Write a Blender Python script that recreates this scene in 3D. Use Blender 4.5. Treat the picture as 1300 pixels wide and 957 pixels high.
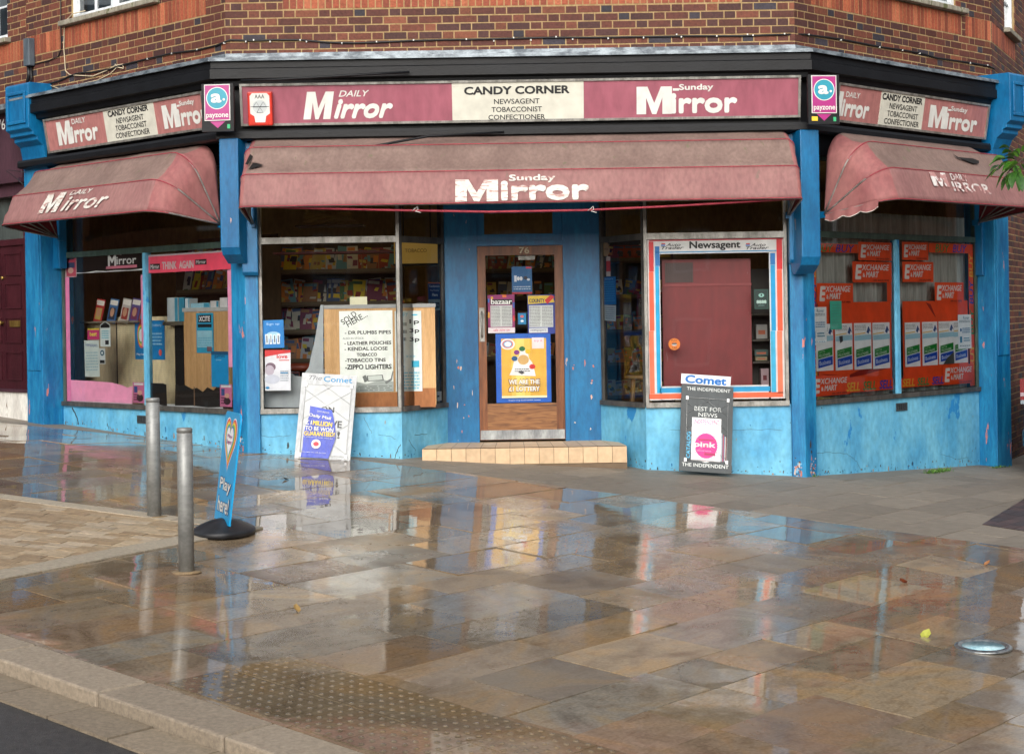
import bpy, bmesh, math, random
from mathutils import Vector, Matrix, noise
R = math.radians
rnd = random.Random(7)
for o in list(bpy.data.objects): bpy.data.objects.remove(o)
scene = bpy.context.scene
COL = scene.collection
# ------------------------------------------------------------------ camera
FPX, PX, PY, ROLL, EYE = 2135.0, 650.0, 397.0, 0.016, 1.455
cam = bpy.data.objects.new('camera', bpy.data.cameras.new('camera')); COL.objects.link(cam)
cr, sr = math.cos(ROLL), math.sin(ROLL)
m = Matrix(((cr, sr, 0, 0), (0, 0, -1, 0), (-sr, cr, 0, EYE), (0, 0, 0, 1)))
cam.matrix_world = m
cam.data.sensor_width = 36; cam.data.lens = FPX/1300*36
cam.data.shift_x = 0; cam.data.shift_y = (PY-478.5)/1300
cam.data.clip_start = 0.05; cam.data.clip_end = 600
scene.camera = cam
# ------------------------------------------------------------------ sky, sun, exposure
SUN_EL, SUN_AZ = R(27), R(188)      # azimuth clockwise from +Y
w = bpy.data.worlds.new('World'); scene.world = w; w.use_nodes = True
nt = w.node_tree; nt.nodes.clear()
sky = nt.nodes.new('ShaderNodeTexSky'); sky.sky_type = 'NISHITA'; sky.sun_disc = False
sky.sun_elevation = SUN_EL; sky.sun_rotation = SUN_AZ; sky.air_density = 1.0; sky.dust_density = 4.0
hs = nt.nodes.new('ShaderNodeHueSaturation'); hs.inputs['Saturation'].default_value = 0.32
bg = nt.nodes.new('ShaderNodeBackground'); bg.inputs['Strength'].default_value = 0.15
wo = nt.nodes.new('ShaderNodeOutputWorld')
nt.links.new(sky.outputs[0], hs.inputs['Color']); nt.links.new(hs.outputs[0], bg.inputs[0]); nt.links.new(bg.outputs[0], wo.inputs[0])
sl = bpy.data.lights.new('sun', 'SUN'); sl.energy = 1.25; sl.angle = R(75); sl.color = (1, .985, .96)
so = bpy.data.objects.new('sun', sl); COL.objects.link(so)
sd = Vector((math.sin(SUN_AZ)*math.cos(SUN_EL), math.cos(SUN_AZ)*math.cos(SUN_EL), math.sin(SUN_EL)))
so.rotation_euler = sd.to_track_quat('Z', 'Y').to_euler(); so.location = (0, 0, 20)
scene.view_settings.view_transform = 'Standard'; scene.view_settings.look = 'None'
scene.view_settings.exposure = 0.5; scene.view_settings.gamma = 1
scene.render.engine = 'CYCLES'
scene.cycles.max_bounces = 8; scene.cycles.transparent_max_bounces = 12

# ------------------------------------------------------------------ colours and materials
def lin(c):
    return tuple(((v/255)/12.92 if v/255 <= .04045 else (((v/255)+.055)/1.055)**2.4) for v in c)
MATS = {}
def nodes_mat(name):
    mt = bpy.data.materials.new(name); mt.use_nodes = True
    return mt, mt.node_tree, mt.node_tree.nodes['Principled BSDF']
def N(nt, t, **kw):
    n = nt.nodes.new(t)
    for k, v in kw.items():
        if k.startswith('i_'): n.inputs[k[2:].replace('_', ' ')].default_value = v
        else: setattr(n, k, v)
    return n
def ramp(nt, fac, stops):
    r = nt.nodes.new('ShaderNodeValToRGB'); nt.links.new(fac, r.inputs[0])
    e = r.color_ramp.elements
    e[0].position, e[0].color = stops[0][0], (*stops[0][1], 1)
    e[1].position, e[1].color = stops[-1][0], (*stops[-1][1], 1)
    for p, c in stops[1:-1]:
        q = e.new(p); q.color = (*c, 1)
    return r
def mixc(nt, fac, a, b, mode='MIX'):
    x = nt.nodes.new('ShaderNodeMix'); x.data_type = 'RGBA'; x.blend_type = mode
    for s, v in ((x.inputs[0], fac), (x.inputs[6], a), (x.inputs[7], b)):
        if hasattr(v, 'links'): nt.links.new(v, s)
        else: s.default_value = v if not isinstance(v, tuple) else (*v[:3], 1)
    return x.outputs[2]
def flat(c, rough=.5, metal=0.0):
    k = ('f', c, rough, metal)
    if k not in MATS:
        mt, nt, b = nodes_mat('print_%d_%d_%d' % c)
        n = N(nt, 'ShaderNodeTexNoise', i_Scale=9.0, i_Detail=4.0)
        tc = N(nt, 'ShaderNodeTexCoord'); nt.links.new(tc.outputs['Object'], n.inputs['Vector'])
        l = lin(c); rr = ramp(nt, n.outputs[0], [(.3, tuple(v*.86 for v in l)), (.7, tuple(min(1, v*1.05) for v in l))])
        nt.links.new(rr.outputs[0], b.inputs['Base Color'])
        b.inputs['Roughness'].default_value = rough; b.inputs['Metallic'].default_value = metal
        MATS[k] = mt
    return MATS[k]
def paint(name, c1, c2, scale=3, rough=.5, chips=None, chip_thr=.68, stretch=(1, 1, .35), bump=.15, chip_scale=14, metal=0, spec=.5):
    """painted or weathered surface: two tones in streaky noise, worn spots showing another colour"""
    if name in MATS: return MATS[name]
    mt, nt, b = nodes_mat(name)
    tc = N(nt, 'ShaderNodeTexCoord'); mp = N(nt, 'ShaderNodeMapping'); mp.inputs['Scale'].default_value = stretch
    nt.links.new(tc.outputs['Object'], mp.inputs[0])
    n1 = N(nt, 'ShaderNodeTexNoise', i_Scale=scale, i_Detail=8.0, i_Roughness=.65); nt.links.new(mp.outputs[0], n1.inputs['Vector'])
    rr = ramp(nt, n1.outputs[0], [(.38, lin(c1)), (.62, lin(c2))])
    col = rr.outputs[0]
    n3 = N(nt, 'ShaderNodeTexNoise', i_Scale=scale*9, i_Detail=3.0); nt.links.new(mp.outputs[0], n3.inputs['Vector'])
    r3 = ramp(nt, n3.outputs[0], [(.3, (.82, .82, .82)), (.65, (1.06, 1.06, 1.06))])
    col = mixc(nt, 1.0, col, r3.outputs[0], 'MULTIPLY')
    if chips:
        n2 = N(nt, 'ShaderNodeTexNoise', i_Scale=chip_scale, i_Detail=6.0, i_Roughness=.6); nt.links.new(mp.outputs[0], n2.inputs['Vector'])
        r2 = ramp(nt, n2.outputs[0], [(chip_thr, (0, 0, 0)), (chip_thr+.015, (1, 1, 1))])
        col = mixc(nt, r2.outputs[0], col, lin(chips))
    nt.links.new(col, b.inputs['Base Color'])
    b.inputs['Roughness'].default_value = rough; b.inputs['Metallic'].default_value = metal
    b.inputs['Specular IOR Level'].default_value = spec
    if bump:
        bp = N(nt, 'ShaderNodeBump', i_Strength=bump, i_Distance=.01); nt.links.new(n3.outputs[0], bp.inputs['Height'])
        nt.links.new(bp.outputs[0], b.inputs['Normal'])
    MATS[name] = mt; return mt
def attr_mat(name, rough=.7, bump=.4, nscale=30, spec=.4, vary=.3):
    if name in MATS: return MATS[name]
    mt, nt, b = nodes_mat(name)
    a = N(nt, 'ShaderNodeVertexColor', layer_name='tone')
    tc = N(nt, 'ShaderNodeTexCoord')
    n = N(nt, 'ShaderNodeTexNoise', i_Scale=nscale, i_Detail=5.0); nt.links.new(tc.outputs['Object'], n.inputs['Vector'])
    r = ramp(nt, n.outputs[0], [(.3, (1-vary,)*3), (.7, (1+vary*.4,)*3)])
    nt.links.new(mixc(nt, 1.0, a.outputs[0], r.outputs[0], 'MULTIPLY'), b.inputs['Base Color'])
    b.inputs['Roughness'].default_value = rough; b.inputs['Specular IOR Level'].default_value = spec
    if bump:
        bp = N(nt, 'ShaderNodeBump', i_Strength=bump, i_Distance=.008); nt.links.new(n.outputs[0], bp.inputs['Height']); nt.links.new(bp.outputs[0], b.inputs['Normal'])
    MATS[name] = mt; return mt
def emis(name, c, s):
    if name not in MATS:
        mt, nt, b = nodes_mat(name)
        b.inputs['Base Color'].default_value = (*lin(c), 1); b.inputs['Emission Color'].default_value = (*lin(c), 1)
        b.inputs['Emission Strength'].default_value = s; MATS[name] = mt
    return MATS[name]
def glass_mat(name='shop_glass', tint=(.985, .99, .985), extra=1.0):
    if name not in MATS:
        mt = bpy.data.materials.new(name); mt.use_nodes = True; nt = mt.node_tree; nt.nodes.clear()
        tr = N(nt, 'ShaderNodeBsdfTransparent'); tr.inputs[0].default_value = (*tint, 1)
        gl = N(nt, 'ShaderNodeBsdfGlossy'); gl.inputs['Roughness'].default_value = .02
        tc = N(nt, 'ShaderNodeTexCoord'); nn = N(nt, 'ShaderNodeTexNoise', i_Scale=1.3, i_Detail=2.0); nt.links.new(tc.outputs['Object'], nn.inputs['Vector'])
        bp = N(nt, 'ShaderNodeBump', i_Strength=.05, i_Distance=.02); nt.links.new(nn.outputs[0], bp.inputs['Height']); nt.links.new(bp.outputs[0], gl.inputs['Normal'])
        fr = N(nt, 'ShaderNodeFresnel', i_IOR=1.5)
        ma = N(nt, 'ShaderNodeMath', operation='MULTIPLY'); ma.inputs[1].default_value = 1.15*extra
        mx = N(nt, 'ShaderNodeMixShader'); out = N(nt, 'ShaderNodeOutputMaterial')
        nt.links.new(fr.outputs[0], ma.inputs[0]); nt.links.new(ma.outputs[0], mx.inputs[0]); nt.links.new(tr.outputs[0], mx.inputs[1]); nt.links.new(gl.outputs[0], mx.inputs[2]); nt.links.new(mx.outputs[0], out.inputs[0])
        MATS[name] = mt
    return MATS[name]

# ------------------------------------------------------------------ rays and frames
def ray(x, y):
    u, v = x-PX, PY-y
    return Vector(((u*cr+v*sr)/FPX, 1.0, (-u*sr+v*cr)/FPX))
def at(x, y, Y):
    r = ray(x, y); return Vector((r.x*Y, Y, EYE+r.z*Y))
def gz(X, Y):
    return -.06*X + (.05*(Y-16) if Y < 16 else 0)
def gpt(x, y):
    r = ray(x, y); lo, hi = 1.0, 60.0
    for _ in range(50):
        md = (lo+hi)/2; p = Vector((r.x*md, md, EYE+r.z*md))
        if p.z > gz(p.x, p.y): lo = md
        else: hi = md
    return Vector((r.x*lo, lo, gz(r.x*lo, lo)))
class PF:
    """a plane in the place: origin, right, up, outward normal"""
    def __init__(s, O, u, v=(0, 0, 1)):
        s.O = Vector(O); s.u = Vector(u).normalized(); v = Vector(v); v = v-s.u*v.dot(s.u); s.v = v.normalized(); s.n = s.u.cross(s.v)
    def P(s, a, b, d=0): return s.O+s.u*a+s.v*b+s.n*d
    def px(s, x, y, d=0):
        r = ray(x, y); c = Vector((0, 0, EYE)); O = s.O+s.n*d
        t = (O-c).dot(s.n)/r.dot(s.n); p = c+r*t-s.O
        return p.dot(s.u), p.dot(s.v)
    def rect(s, xl, yt, xr, yb, d=0, yr=None):
        """pixel box given at its left edge (yt, yb) -> a0,a1,b0,b1"""
        a0, b1 = s.px(xl, yt, d); _, b0 = s.px(xl, yb, d); a1, _ = s.px(xr, (yt+yb)/2 if yr is None else yr, d)
        return a0, a1, b0, b1
q = math.sqrt(.5)
CL, CR = Vector((-2.54, 16.2, 0)), Vector((2.78, 16.2, 0))
FC = PF((0, 16.2, 0), (1, 0, 0))
FL = PF(CL, (q, -q, 0))          # a runs up to 0 at the corner (negative on the wall)
FR = PF(CR, (q, q, 0))           # a from 0 at the corner
ZS = .555                        # sill height

# ------------------------------------------------------------------ mesh builder
class MB:
    def __init__(s): s.v = []; s.f = []; s.m = []; s.t = []; s.mats = []; s.sm = []
    def mi(s, mat):
        if mat not in s.mats: s.mats.append(mat)
        return s.mats.index(mat)
    def add(s, vs, fs, mat, tone=(1, 1, 1), smooth=False):
        b = len(s.v); s.v += [Vector(v) for v in vs]; k = s.mi(mat)
        for f in fs: s.f.append([b+i for i in f]); s.m.append(k); s.t.append(tone); s.sm.append(smooth)
    def box(s, F, a0, a1, b0, b1, d0, d1, mat, tone=(1, 1, 1), back=True):
        P = [F.P(a, b, d) for d in (d0, d1) for b in (b0, b1) for a in (a0, a1)]
        fs = [(4, 5, 7, 6), (0, 4, 6, 2), (5, 1, 3, 7), (2, 6, 7, 3), (0, 1, 5, 4)]
        if back: fs.append((1, 0, 2, 3))
        s.add(P, fs, mat, tone)
    def quad(s, pts, mat, tone=(1, 1, 1)): s.add(pts, [tuple(range(len(pts)))], mat, tone)
    def rect(s, F, a0, a1, b0, b1, d, mat, tone=(1, 1, 1)):
        s.quad([F.P(a0, b0, d), F.P(a1, b0, d), F.P(a1, b1, d), F.P(a0, b1, d)], mat, tone)
    def prism(s, F, poly, d0, d1, mat, tone=(1, 1, 1)):
        """poly (a,b) counter-clockwise seen from outside, extruded along n"""
        n = len(poly); vs = [F.P(a, b, d0) for a, b in poly]+[F.P(a, b, d1) for a, b in poly]
        fs = [tuple(range(n, 2*n)), tuple(range(n-1, -1, -1))]+[(i, (i+1) % n, (i+1) % n+n, i+n) for i in range(n)]
        s.add(vs, fs, mat, tone)
    def vprism(s, plan, z0, z1, mat, tone=(1, 1, 1)):
        n = len(plan)
        zz0 = z0 if callable(z0) else (lambda x, y: z0)
        vs = [Vector((x, y, zz0(x, y))) for x, y in plan]+[Vector((x, y, z1)) for x, y in plan]
        fs = [tuple(range(n, 2*n)), tuple(range(n-1, -1, -1))]+[(i, (i+1) % n, (i+1) % n+n, i+n) for i in range(n)]
        s.add(vs, fs, mat, tone)
    def tube(s, pts, r, mat, n=8, cap=True, radii=None, smooth=True):
        pts = [Vector(p) for p in pts]; vs = []; fs = []
        up = Vector((0, 0, 1)); pn = None
        for i, p in enumerate(pts):
            t = (pts[min(i+1, len(pts)-1)]-pts[max(i-1, 0)]).normalized()
            if pn is None:
                pn = t.cross(up if abs(t.z) < .9 else Vector((1, 0, 0))).normalized()
            pn = (pn-t*pn.dot(t)).normalized(); bn = t.cross(pn)
            rr = radii[i] if radii else r
            for k in range(n):
                a = 2*math.pi*k/n; vs.append(p+pn*math.cos(a)*rr+bn*math.sin(a)*rr)
        for i in range(len(pts)-1):
            for k in range(n): fs.append((i*n+k, i*n+(k+1) % n, (i+1)*n+(k+1) % n, (i+1)*n+k))
        s.add(vs, fs, mat, smooth=smooth)
        if cap:
            b = len(s.v)-len(vs); k = s.mi(mat)
            for ff in ([b+j for j in range(n)][::-1], [b+(len(pts)-1)*n+j for j in range(n)]):
                s.f.append(ff); s.m.append(k); s.t.append((1, 1, 1)); s.sm.append(False)
    def lathe(s, c, prof, mat, n=24, ax=Vector((0, 0, 1)), sx=1, sy=1, rot=0, smooth=True):
        ax = Vector(ax).normalized(); x = ax.orthogonal().normalized()
        if abs(ax.z) > .99: x = Vector((math.cos(rot), math.sin(rot), 0))
        y = ax.cross(x); vs = []; fs = []; c = Vector(c)
        for r, h in prof:
            for k in range(n):
                a = 2*math.pi*k/n; vs.append(c+ax*h+x*(r*math.cos(a)*sx)+y*(r*math.sin(a)*sy))
        for i in range(len(prof)-1):
            for k in range(n): fs.append((i*n+k, i*n+(k+1) % n, (i+1)*n+(k+1) % n, (i+1)*n+k))
        fs.append(tuple(range(n-1, -1, -1))); fs.append(tuple((len(prof)-1)*n+k for k in range(n)))
        s.add(vs, fs, mat, smooth=smooth)
    def disc(s, F, a, b, ra, rb, d, mat, n=24):
        s.quad([F.P(a+ra*math.cos(2*math.pi*k/n), b+rb*math.sin(2*math.pi*k/n), d) for k in range(n)], mat)
    def text(s, F, txt, a0, a1, b0, b1, d, mat, bold=0.0, shear=0.0, rot=0.0, stretch=True):
        if bold:
            h = (b1-b0)*bold*1.25; hx = min(h, (a1-a0)*.07/max(1, len(txt)))
            for k, (sx, sy) in enumerate(((-1, 0), (1, 0), (0, .8), (0, -.8), (-.7, .6), (.7, .6), (-.7, -.6), (.7, -.6), (0, 0))):
                s.text(F, txt, a0+hx+sx*hx, a1-hx+sx*hx, b0+h*.8+sy*h, b1-h*.8+sy*h, d+k*.00005, mat, 0, shear, rot)
            return
        vs, fs = glyphs(txt, 0, shear)
        if not vs: return
        x0 = min(v[0] for v in vs); x1 = max(v[0] for v in vs); y0 = min(v[1] for v in vs); y1 = max(v[1] for v in vs)
        kx = (a1-a0)/(x1-x0); ky = (b1-b0)/(y1-y0)
        if not stretch: kx = ky = min(kx, ky)
        ca, cb = (a0+a1)/2, (b0+b1)/2; c_, s_ = math.cos(rot), math.sin(rot)
        out = []
        for x, y in vs:
            X = (x-(x0+x1)/2)*kx; Y = (y-(y0+y1)/2)*ky
            out.append(F.P(ca+X*c_-Y*s_, cb+X*s_+Y*c_, d))
        s.add(out, fs, mat)
    def mesh(s, name, org):
        me = bpy.data.meshes.new(name); me.from_pydata([tuple(v-org) for v in s.v], [], s.f)
        for mt in s.mats: me.materials.append(mt)
        me.polygons.foreach_set('material_index', s.m); me.polygons.foreach_set('use_smooth', s.sm)
        if any(t != (1, 1, 1) for t in s.t):
            ca = me.color_attributes.new('tone', 'FLOAT_COLOR', 'CORNER'); dat = []
            for f, t in zip(s.f, s.t): dat += [*t, 1.0]*len(f)
            ca.data.foreach_set('color', dat)
        me.update(); return me
GC = {}
def glyphs(txt, bold, shear):
    k = (txt, bold, shear)
    if k not in GC:
        c = bpy.data.curves.new('lettering', 'FONT'); c.body = txt; c.size = 1; c.offset = bold; c.shear = shear; c.resolution_u = 3
        o = bpy.data.objects.new('lettering', c); COL.objects.link(o)
        bpy.context.view_layer.update()
        me = bpy.data.meshes.new_from_object(o.evaluated_get(bpy.context.evaluated_depsgraph_get()))
        GC[k] = ([(v.co.x, v.co.y) for v in me.vertices], [tuple(p.vertices) for p in me.polygons])
        bpy.data.objects.remove(o); bpy.data.meshes.remove(me); bpy.data.curves.remove(c)
    return GC[k]
ROOT = {}
def tag(o, label=None, cat=None, group=None, kind=None):
    if label: o['label'] = label
    if cat: o['category'] = cat
    if group: o['group'] = group
    if kind: o['kind'] = kind
    return o
def thing(name, label, cat, loc, group=None):
    o = bpy.data.objects.new(name, None); o.empty_display_size = .1; COL.objects.link(o); o.location = loc
    ROOT[o.name] = Vector(loc); return tag(o, label, cat, group)
def part(name, mb, parent, label=None, bevel=0):
    org = ROOT[parent.name]; o = bpy.data.objects.new(name, mb.mesh(name, org)); COL.objects.link(o)
    o.parent = parent; ROOT[o.name] = org
    if bevel: bv(o, bevel)
    return tag(o, label)
def bv(o, wd):
    b = o.modifiers.new('bevel', 'BEVEL'); b.width = wd; b.segments = 2; b.limit_method = 'ANGLE'; b.angle_limit = R(40)
def solo(name, mb, label, cat, group=None, kind=None, bevel=0):
    xs = [v.x for v in mb.v]; ys = [v.y for v in mb.v]; zs = [v.z for v in mb.v]
    org = Vector(((min(xs)+max(xs))/2, (min(ys)+max(ys))/2, min(zs)))
    if kind == 'structure': org = Vector((0, 0, 0))
    o = bpy.data.objects.new(name, mb.mesh(name, org)); COL.objects.link(o); o.location = org; ROOT[o.name] = org
    if bevel: bv(o, bevel)
    return tag(o, label, cat, group, kind)
def poster(name, label, cat, F, rc, d, base, items, group=None, th=.001, poly=None, rot=0, parent=None):
    """a printed sheet: base colour and printed blocks, marks and words in one mesh"""
    a0, a1, b0, b1 = rc; W, H = a1-a0, b1-b0; mb = MB()
    if rot:
        ca, cb = (a0+a1)/2, (b0+b1)/2; O = F.P(ca, cb, 0); u = F.u*math.cos(rot)+F.v*math.sin(rot); v = -F.u*math.sin(rot)+F.v*math.cos(rot)
        F = PF(O, u, v); a0, b0, a1, b1 = -W/2, -H/2, W/2, H/2
    if poly: mb.prism(F, [(a0+x*W, b1-y*H) for x, y in poly], d-th, d, flat(base))
    else: mb.box(F, a0, a1, b0, b1, d-th, d, flat(base))
    k = d
    for it in items:
        k += .0006
        if it[0] == 'r': _, x0, y0, x1, y1, c = it; mb.rect(F, a0+x0*W, a0+x1*W, b1-y1*H, b1-y0*H, k, flat(c))
        elif it[0] == 'p': _, pts, c = it; mb.quad([F.P(a0+x*W, b1-y*H, k) for x, y in pts], flat(c))
        elif it[0] == 'd': _, x, y, rx, ry, c = it; mb.disc(F, a0+x*W, b1-y*H, rx*W, ry*W, k, flat(c))
        elif it[0] == 't':
            _, t, x0, y0, x1, y1, c = it[:7]; o = it[7] if len(it) > 7 else {}
            mb.text(F, t, a0+x0*W, a0+x1*W, b1-y1*H, b1-y0*H, k, flat(c), **o)
        elif it[0] == 'l':   # lines of small print
            _, x0, y0, x1, y1, n, c = it; rr = random.Random(int(x0*97+y0*31+n))
            for i in range(n):
                yy = y0+(y1-y0)*(i+.25)/n; x = x0
                while x < x1-.02:
                    wl = rr.uniform(.05, .16)*(x1-x0)*1.2; xe = min(x+wl, x1)
                    mb.rect(F, a0+x*W, a0+xe*W, b1-(yy+(y1-y0)/n*.45)*H, b1-yy*H, k, flat(c)); x = xe+.03*(x1-x0)
    if parent: return part(name, mb, parent, label)
    return solo(name, mb, label, cat, group)
def sweep(mb, path, prof, mat, ends=True):
    """profile (outward, z) along a plan polyline with mitred corners"""
    ps = [Vector((p[0], p[1], 0)) for p in path]; ns = []
    for i in range(len(ps)-1):
        t = (ps[i+1]-ps[i]).normalized(); ns.append(Vector((t.y, -t.x, 0)))
    n = len(prof); vs = []
    for i, p in enumerate(ps):
        if i == 0: mm = ns[0]
        elif i == len(ps)-1: mm = ns[-1]
        else:
            mm = (ns[i-1]+ns[i]).normalized(); mm = mm/mm.dot(ns[i])
        for d, z in prof: vs.append(p+mm*d+Vector((0, 0, z)))
    fs = [(i*n+k, (i+1)*n+k, (i+1)*n+k+1, i*n+k+1) for i in range(len(ps)-1) for k in range(n-1)]
    if ends: fs += [tuple(range(n)), tuple((len(ps)-1)*n+k for k in range(n-1, -1, -1))]
    mb.add(vs, fs, mat)
# ================================================================== GROUND
A50 = R(50); D1 = Vector((math.cos(A50), math.sin(A50))); D2 = Vector((math.sin(A50), -math.cos(A50)))
def clip(poly, p0, nrm):
    out = []; n = len(poly)
    for i in range(n):
        a, b = poly[i], poly[(i+1) % n]; da = (a-p0).dot(nrm); db = (b-p0).dot(nrm)
        if da >= 0: out.append(a)
        if (da >= 0) != (db >= 0): out.append(a+(b-a)*(da/(da-db)))
    return out
def wet_mat(nm='wet_york_stone', rg=((.45, .02), (.60, .06), (.75, .22)), bs=.05):
    mt, nt, b = nodes_mat(nm)
    a = N(nt, 'ShaderNodeVertexColor', layer_name='tone'); tc = N(nt, 'ShaderNodeTexCoord')
    mp = N(nt, 'ShaderNodeMapping'); mp.inputs['Rotation'].default_value = (0, 0, -A50); nt.links.new(tc.outputs['Object'], mp.inputs[0])
    n1 = N(nt, 'ShaderNodeTexNoise', i_Scale=1.6, i_Detail=9.0, i_Roughness=.6, i_Distortion=1.5); nt.links.new(mp.outputs[0], n1.inputs['Vector'])
    r1 = ramp(nt, n1.outputs[0], [(.28, (.55, .50, .46)), (.5, (1, .97, .92)), (.62, (1.15, .98, .75)), (.76, (.8, .86, .84))])
    c = mixc(nt, 1.0, a.outputs[0], r1.outputs[0], 'MULTIPLY')
    n2 = N(nt, 'ShaderNodeTexNoise', i_Scale=60.0, i_Detail=4.0); nt.links.new(mp.outputs[0], n2.inputs['Vector'])
    r2 = ramp(nt, n2.outputs[0], [(.3, (.78, .78, .78)), (.7, (1.12, 1.12, 1.12))]); c = mixc(nt, 1.0, c, r2.outputs[0], 'MULTIPLY')
    # rust-coloured ripples in the stone
    mp2 = N(nt, 'ShaderNodeMapping'); mp2.inputs['Scale'].default_value = (1, 3.2, 1); nt.links.new(mp.outputs[0], mp2.inputs[0])
    n5 = N(nt, 'ShaderNodeTexNoise', i_Scale=2.3, i_Detail=5.0, i_Distortion=2.5); nt.links.new(mp2.outputs[0], n5.inputs['Vector'])
    r5 = ramp(nt, n5.outputs[0], [(.54, (0, 0, 0)), (.62, (.34, .34, .34)), (.68, (0, 0, 0))])
    c = mixc(nt, r5.outputs[0], c, (.13, .075, .035))
    nt.links.new(c, b.inputs['Base Color'])
    # water film: smooth pools, slightly rougher damp stone between
    n3 = N(nt, 'ShaderNodeTexNoise', i_Scale=.9, i_Detail=6.0, i_Roughness=.62); nt.links.new(mp.outputs[0], n3.inputs['Vector'])
    r3 = ramp(nt, n3.outputs[0], [(p_, (v_,)*3) for p_, v_ in rg])
    nt.links.new(r3.outputs[0], b.inputs['Roughness'])
    b.inputs['IOR'].default_value = 1.42; b.inputs['Specular IOR Level'].default_value = .5
    r4 = ramp(nt, n3.outputs[0], [(.44, (0, 0, 0)), (.68, (1, 1, 1))])
    m1 = N(nt, 'ShaderNodeMath', operation='MULTIPLY'); nt.links.new(n2.outputs[0], m1.inputs[0]); nt.links.new(r4.outputs[0], m1.inputs[1])
    n6 = N(nt, 'ShaderNodeTexNoise', i_Scale=5.0, i_Detail=2.0); nt.links.new(mp.outputs[0], n6.inputs['Vector'])
    bp0 = N(nt, 'ShaderNodeBump', i_Strength=bs, i_Distance=.02); nt.links.new(n6.outputs[0], bp0.inputs['Height'])
    bp = N(nt, 'ShaderNodeBump', i_Strength=.08, i_Distance=.004); nt.links.new(m1.outputs[0], bp.inputs['Height']); nt.links.new(bp0.outputs[0], bp.inputs['Normal'])
    nt.links.new(bp.outputs[0], b.inputs['Normal'])
    return mt
WET = wet_mat()
WETS = [WET, WET, WET, wet_mat('damp_york_stone', ((.40, .05), (.52, .14), (.68, .34)), .09), wet_mat('damp_york_stone', ((.40, .05), (.52, .14), (.68, .34)), .09), wet_mat('drying_york_stone', ((.36, .12), (.48, .28), (.62, .42)), .12)]
def dry_mat(name, nsc, rough, stripes=False):
    mt, nt, b = nodes_mat(name)
    a = N(nt, 'ShaderNodeVertexColor', layer_name='tone'); tc = N(nt, 'ShaderNodeTexCoord')
    mp = N(nt, 'ShaderNodeMapping'); mp.inputs['Rotation'].default_value = (0, 0, R(8)); mp.inputs['Scale'].default_value = (1, 5, 1) if stripes else (1, 1, 1)
    nt.links.new(tc.outputs['Object'], mp.inputs[0])
    n1 = N(nt, 'ShaderNodeTexNoise', i_Scale=nsc, i_Detail=8.0, i_Roughness=.7); nt.links.new(mp.outputs[0], n1.inputs['Vector'])
    r1 = ramp(nt, n1.outputs[0], [(.3, (.62, .61, .6)), (.7, (1.2, 1.18, 1.15))])
    nt.links.new(mixc(nt, 1.0, a.outputs[0], r1.outputs[0], 'MULTIPLY'), b.inputs['Base Color'])
    b.inputs['Roughness'].default_value = rough; b.inputs['IOR'].default_value = 1.4
    bp = N(nt, 'ShaderNodeBump', i_Strength=.5, i_Distance=.006); nt.links.new(n1.outputs[0], bp.inputs['Height']); nt.links.new(bp.outputs[0], b.inputs['Normal'])
    return mt
DRY = dry_mat('damp_concrete_paver', 9, .62, True); SETT = dry_mat('granite_sett', 25, .45); KERB = dry_mat('kerb_granite', 40, .5)
BED = paint('joint_sand', (38, 34, 28), (55, 50, 42), 8, .9, chips=(60, 78, 30), chip_thr=.6, stretch=(1, 1, 1), chip_scale=1.5)
TAR = paint('wet_tarmac', (40, 41, 42), (62, 62, 62), 30, .35, stretch=(1, 1, 1), bump=.5)
Q0, Q1 = Vector((-.36, 15.3)), Vector((3.39, 13.03)); qd = (Q1-Q0).normalized(); QN = Vector((-qd.y, qd.x))   # towards the shop
KP1 = 5.05        # kerb line in D1 direction
def v2(p): return Vector((p[0], p[1]))
def g3(p, dz=0): return Vector((p[0], p[1], gz(p[0], p[1])+dz))
def slab(mb, poly, mat, tone, dz, tilt, r, gap=.0055, thick=.02):
    if len(poly) < 3: return
    area = abs(sum(poly[i].x*poly[(i+1) % len(poly)].y-poly[(i+1) % len(poly)].x*poly[i].y for i in range(len(poly))))/2
    if area < .004: return
    c = sum(poly, Vector((0, 0)))/len(poly); tx, ty = [max(-.009, min(.009, r.gauss(0, tilt))) for _ in (0, 1)]; z0 = r.gauss(0, .0008)
    pts = []
    for p in poly:
        k = max(0, 1-gap/max((p-c).length, .01)); p = c+(p-c)*k
        pts.append(Vector((p.x, p.y, gz(p.x, p.y)+dz+z0+(p.x-c.x)*tx+(p.y-c.y)*ty)))
    n = len(pts); lo = [p-Vector((0, 0, thick)) for p in pts]
    mb.add(pts+lo, [tuple(range(n))]+[(i, i+n, (i+1) % n+n, (i+1) % n) for i in range(n)], mat, tone)
def tone_wet(r):
    b = r.choice([(.150, .108, .066), (.165, .115, .062), (.120, .094, .068), (.105, .095, .080), (.180, .135, .08), (.13, .085, .055), (.12, .12, .112), (.145, .112, .072)])
    k = r.uniform(1.5, 2.15); g_ = sum(b)/3; mn = (.142, .112, .076); return tuple((v*.45+g_*.2+mn[i]*.35)*k for i, v in enumerate(b))
def build_slabs(name, lw, ll, region, mat, tone, dz, tilt, rseed, p2r, p1r):
    r = random.Random(rseed); mb = MB(); p2 = p2r[0]
    while p2 < p2r[1]:
        w_ = r.uniform(*lw); p1 = p1r[0]+r.uniform(-1, 0)
        while p1 < p1r[1]:
            l_ = r.uniform(*ll)
            poly = [D1*p1+D2*p2, D1*(p1+l_)+D2*p2, D1*(p1+l_)+D2*(p2+w_), D1*p1+D2*(p2+w_)]
            poly = region(poly)
            slab(mb, poly, r.choice(mat) if isinstance(mat, list) else mat, tone(r), dz, tilt, r)
            p1 += l_
        p2 += w_
    return mb
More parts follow.
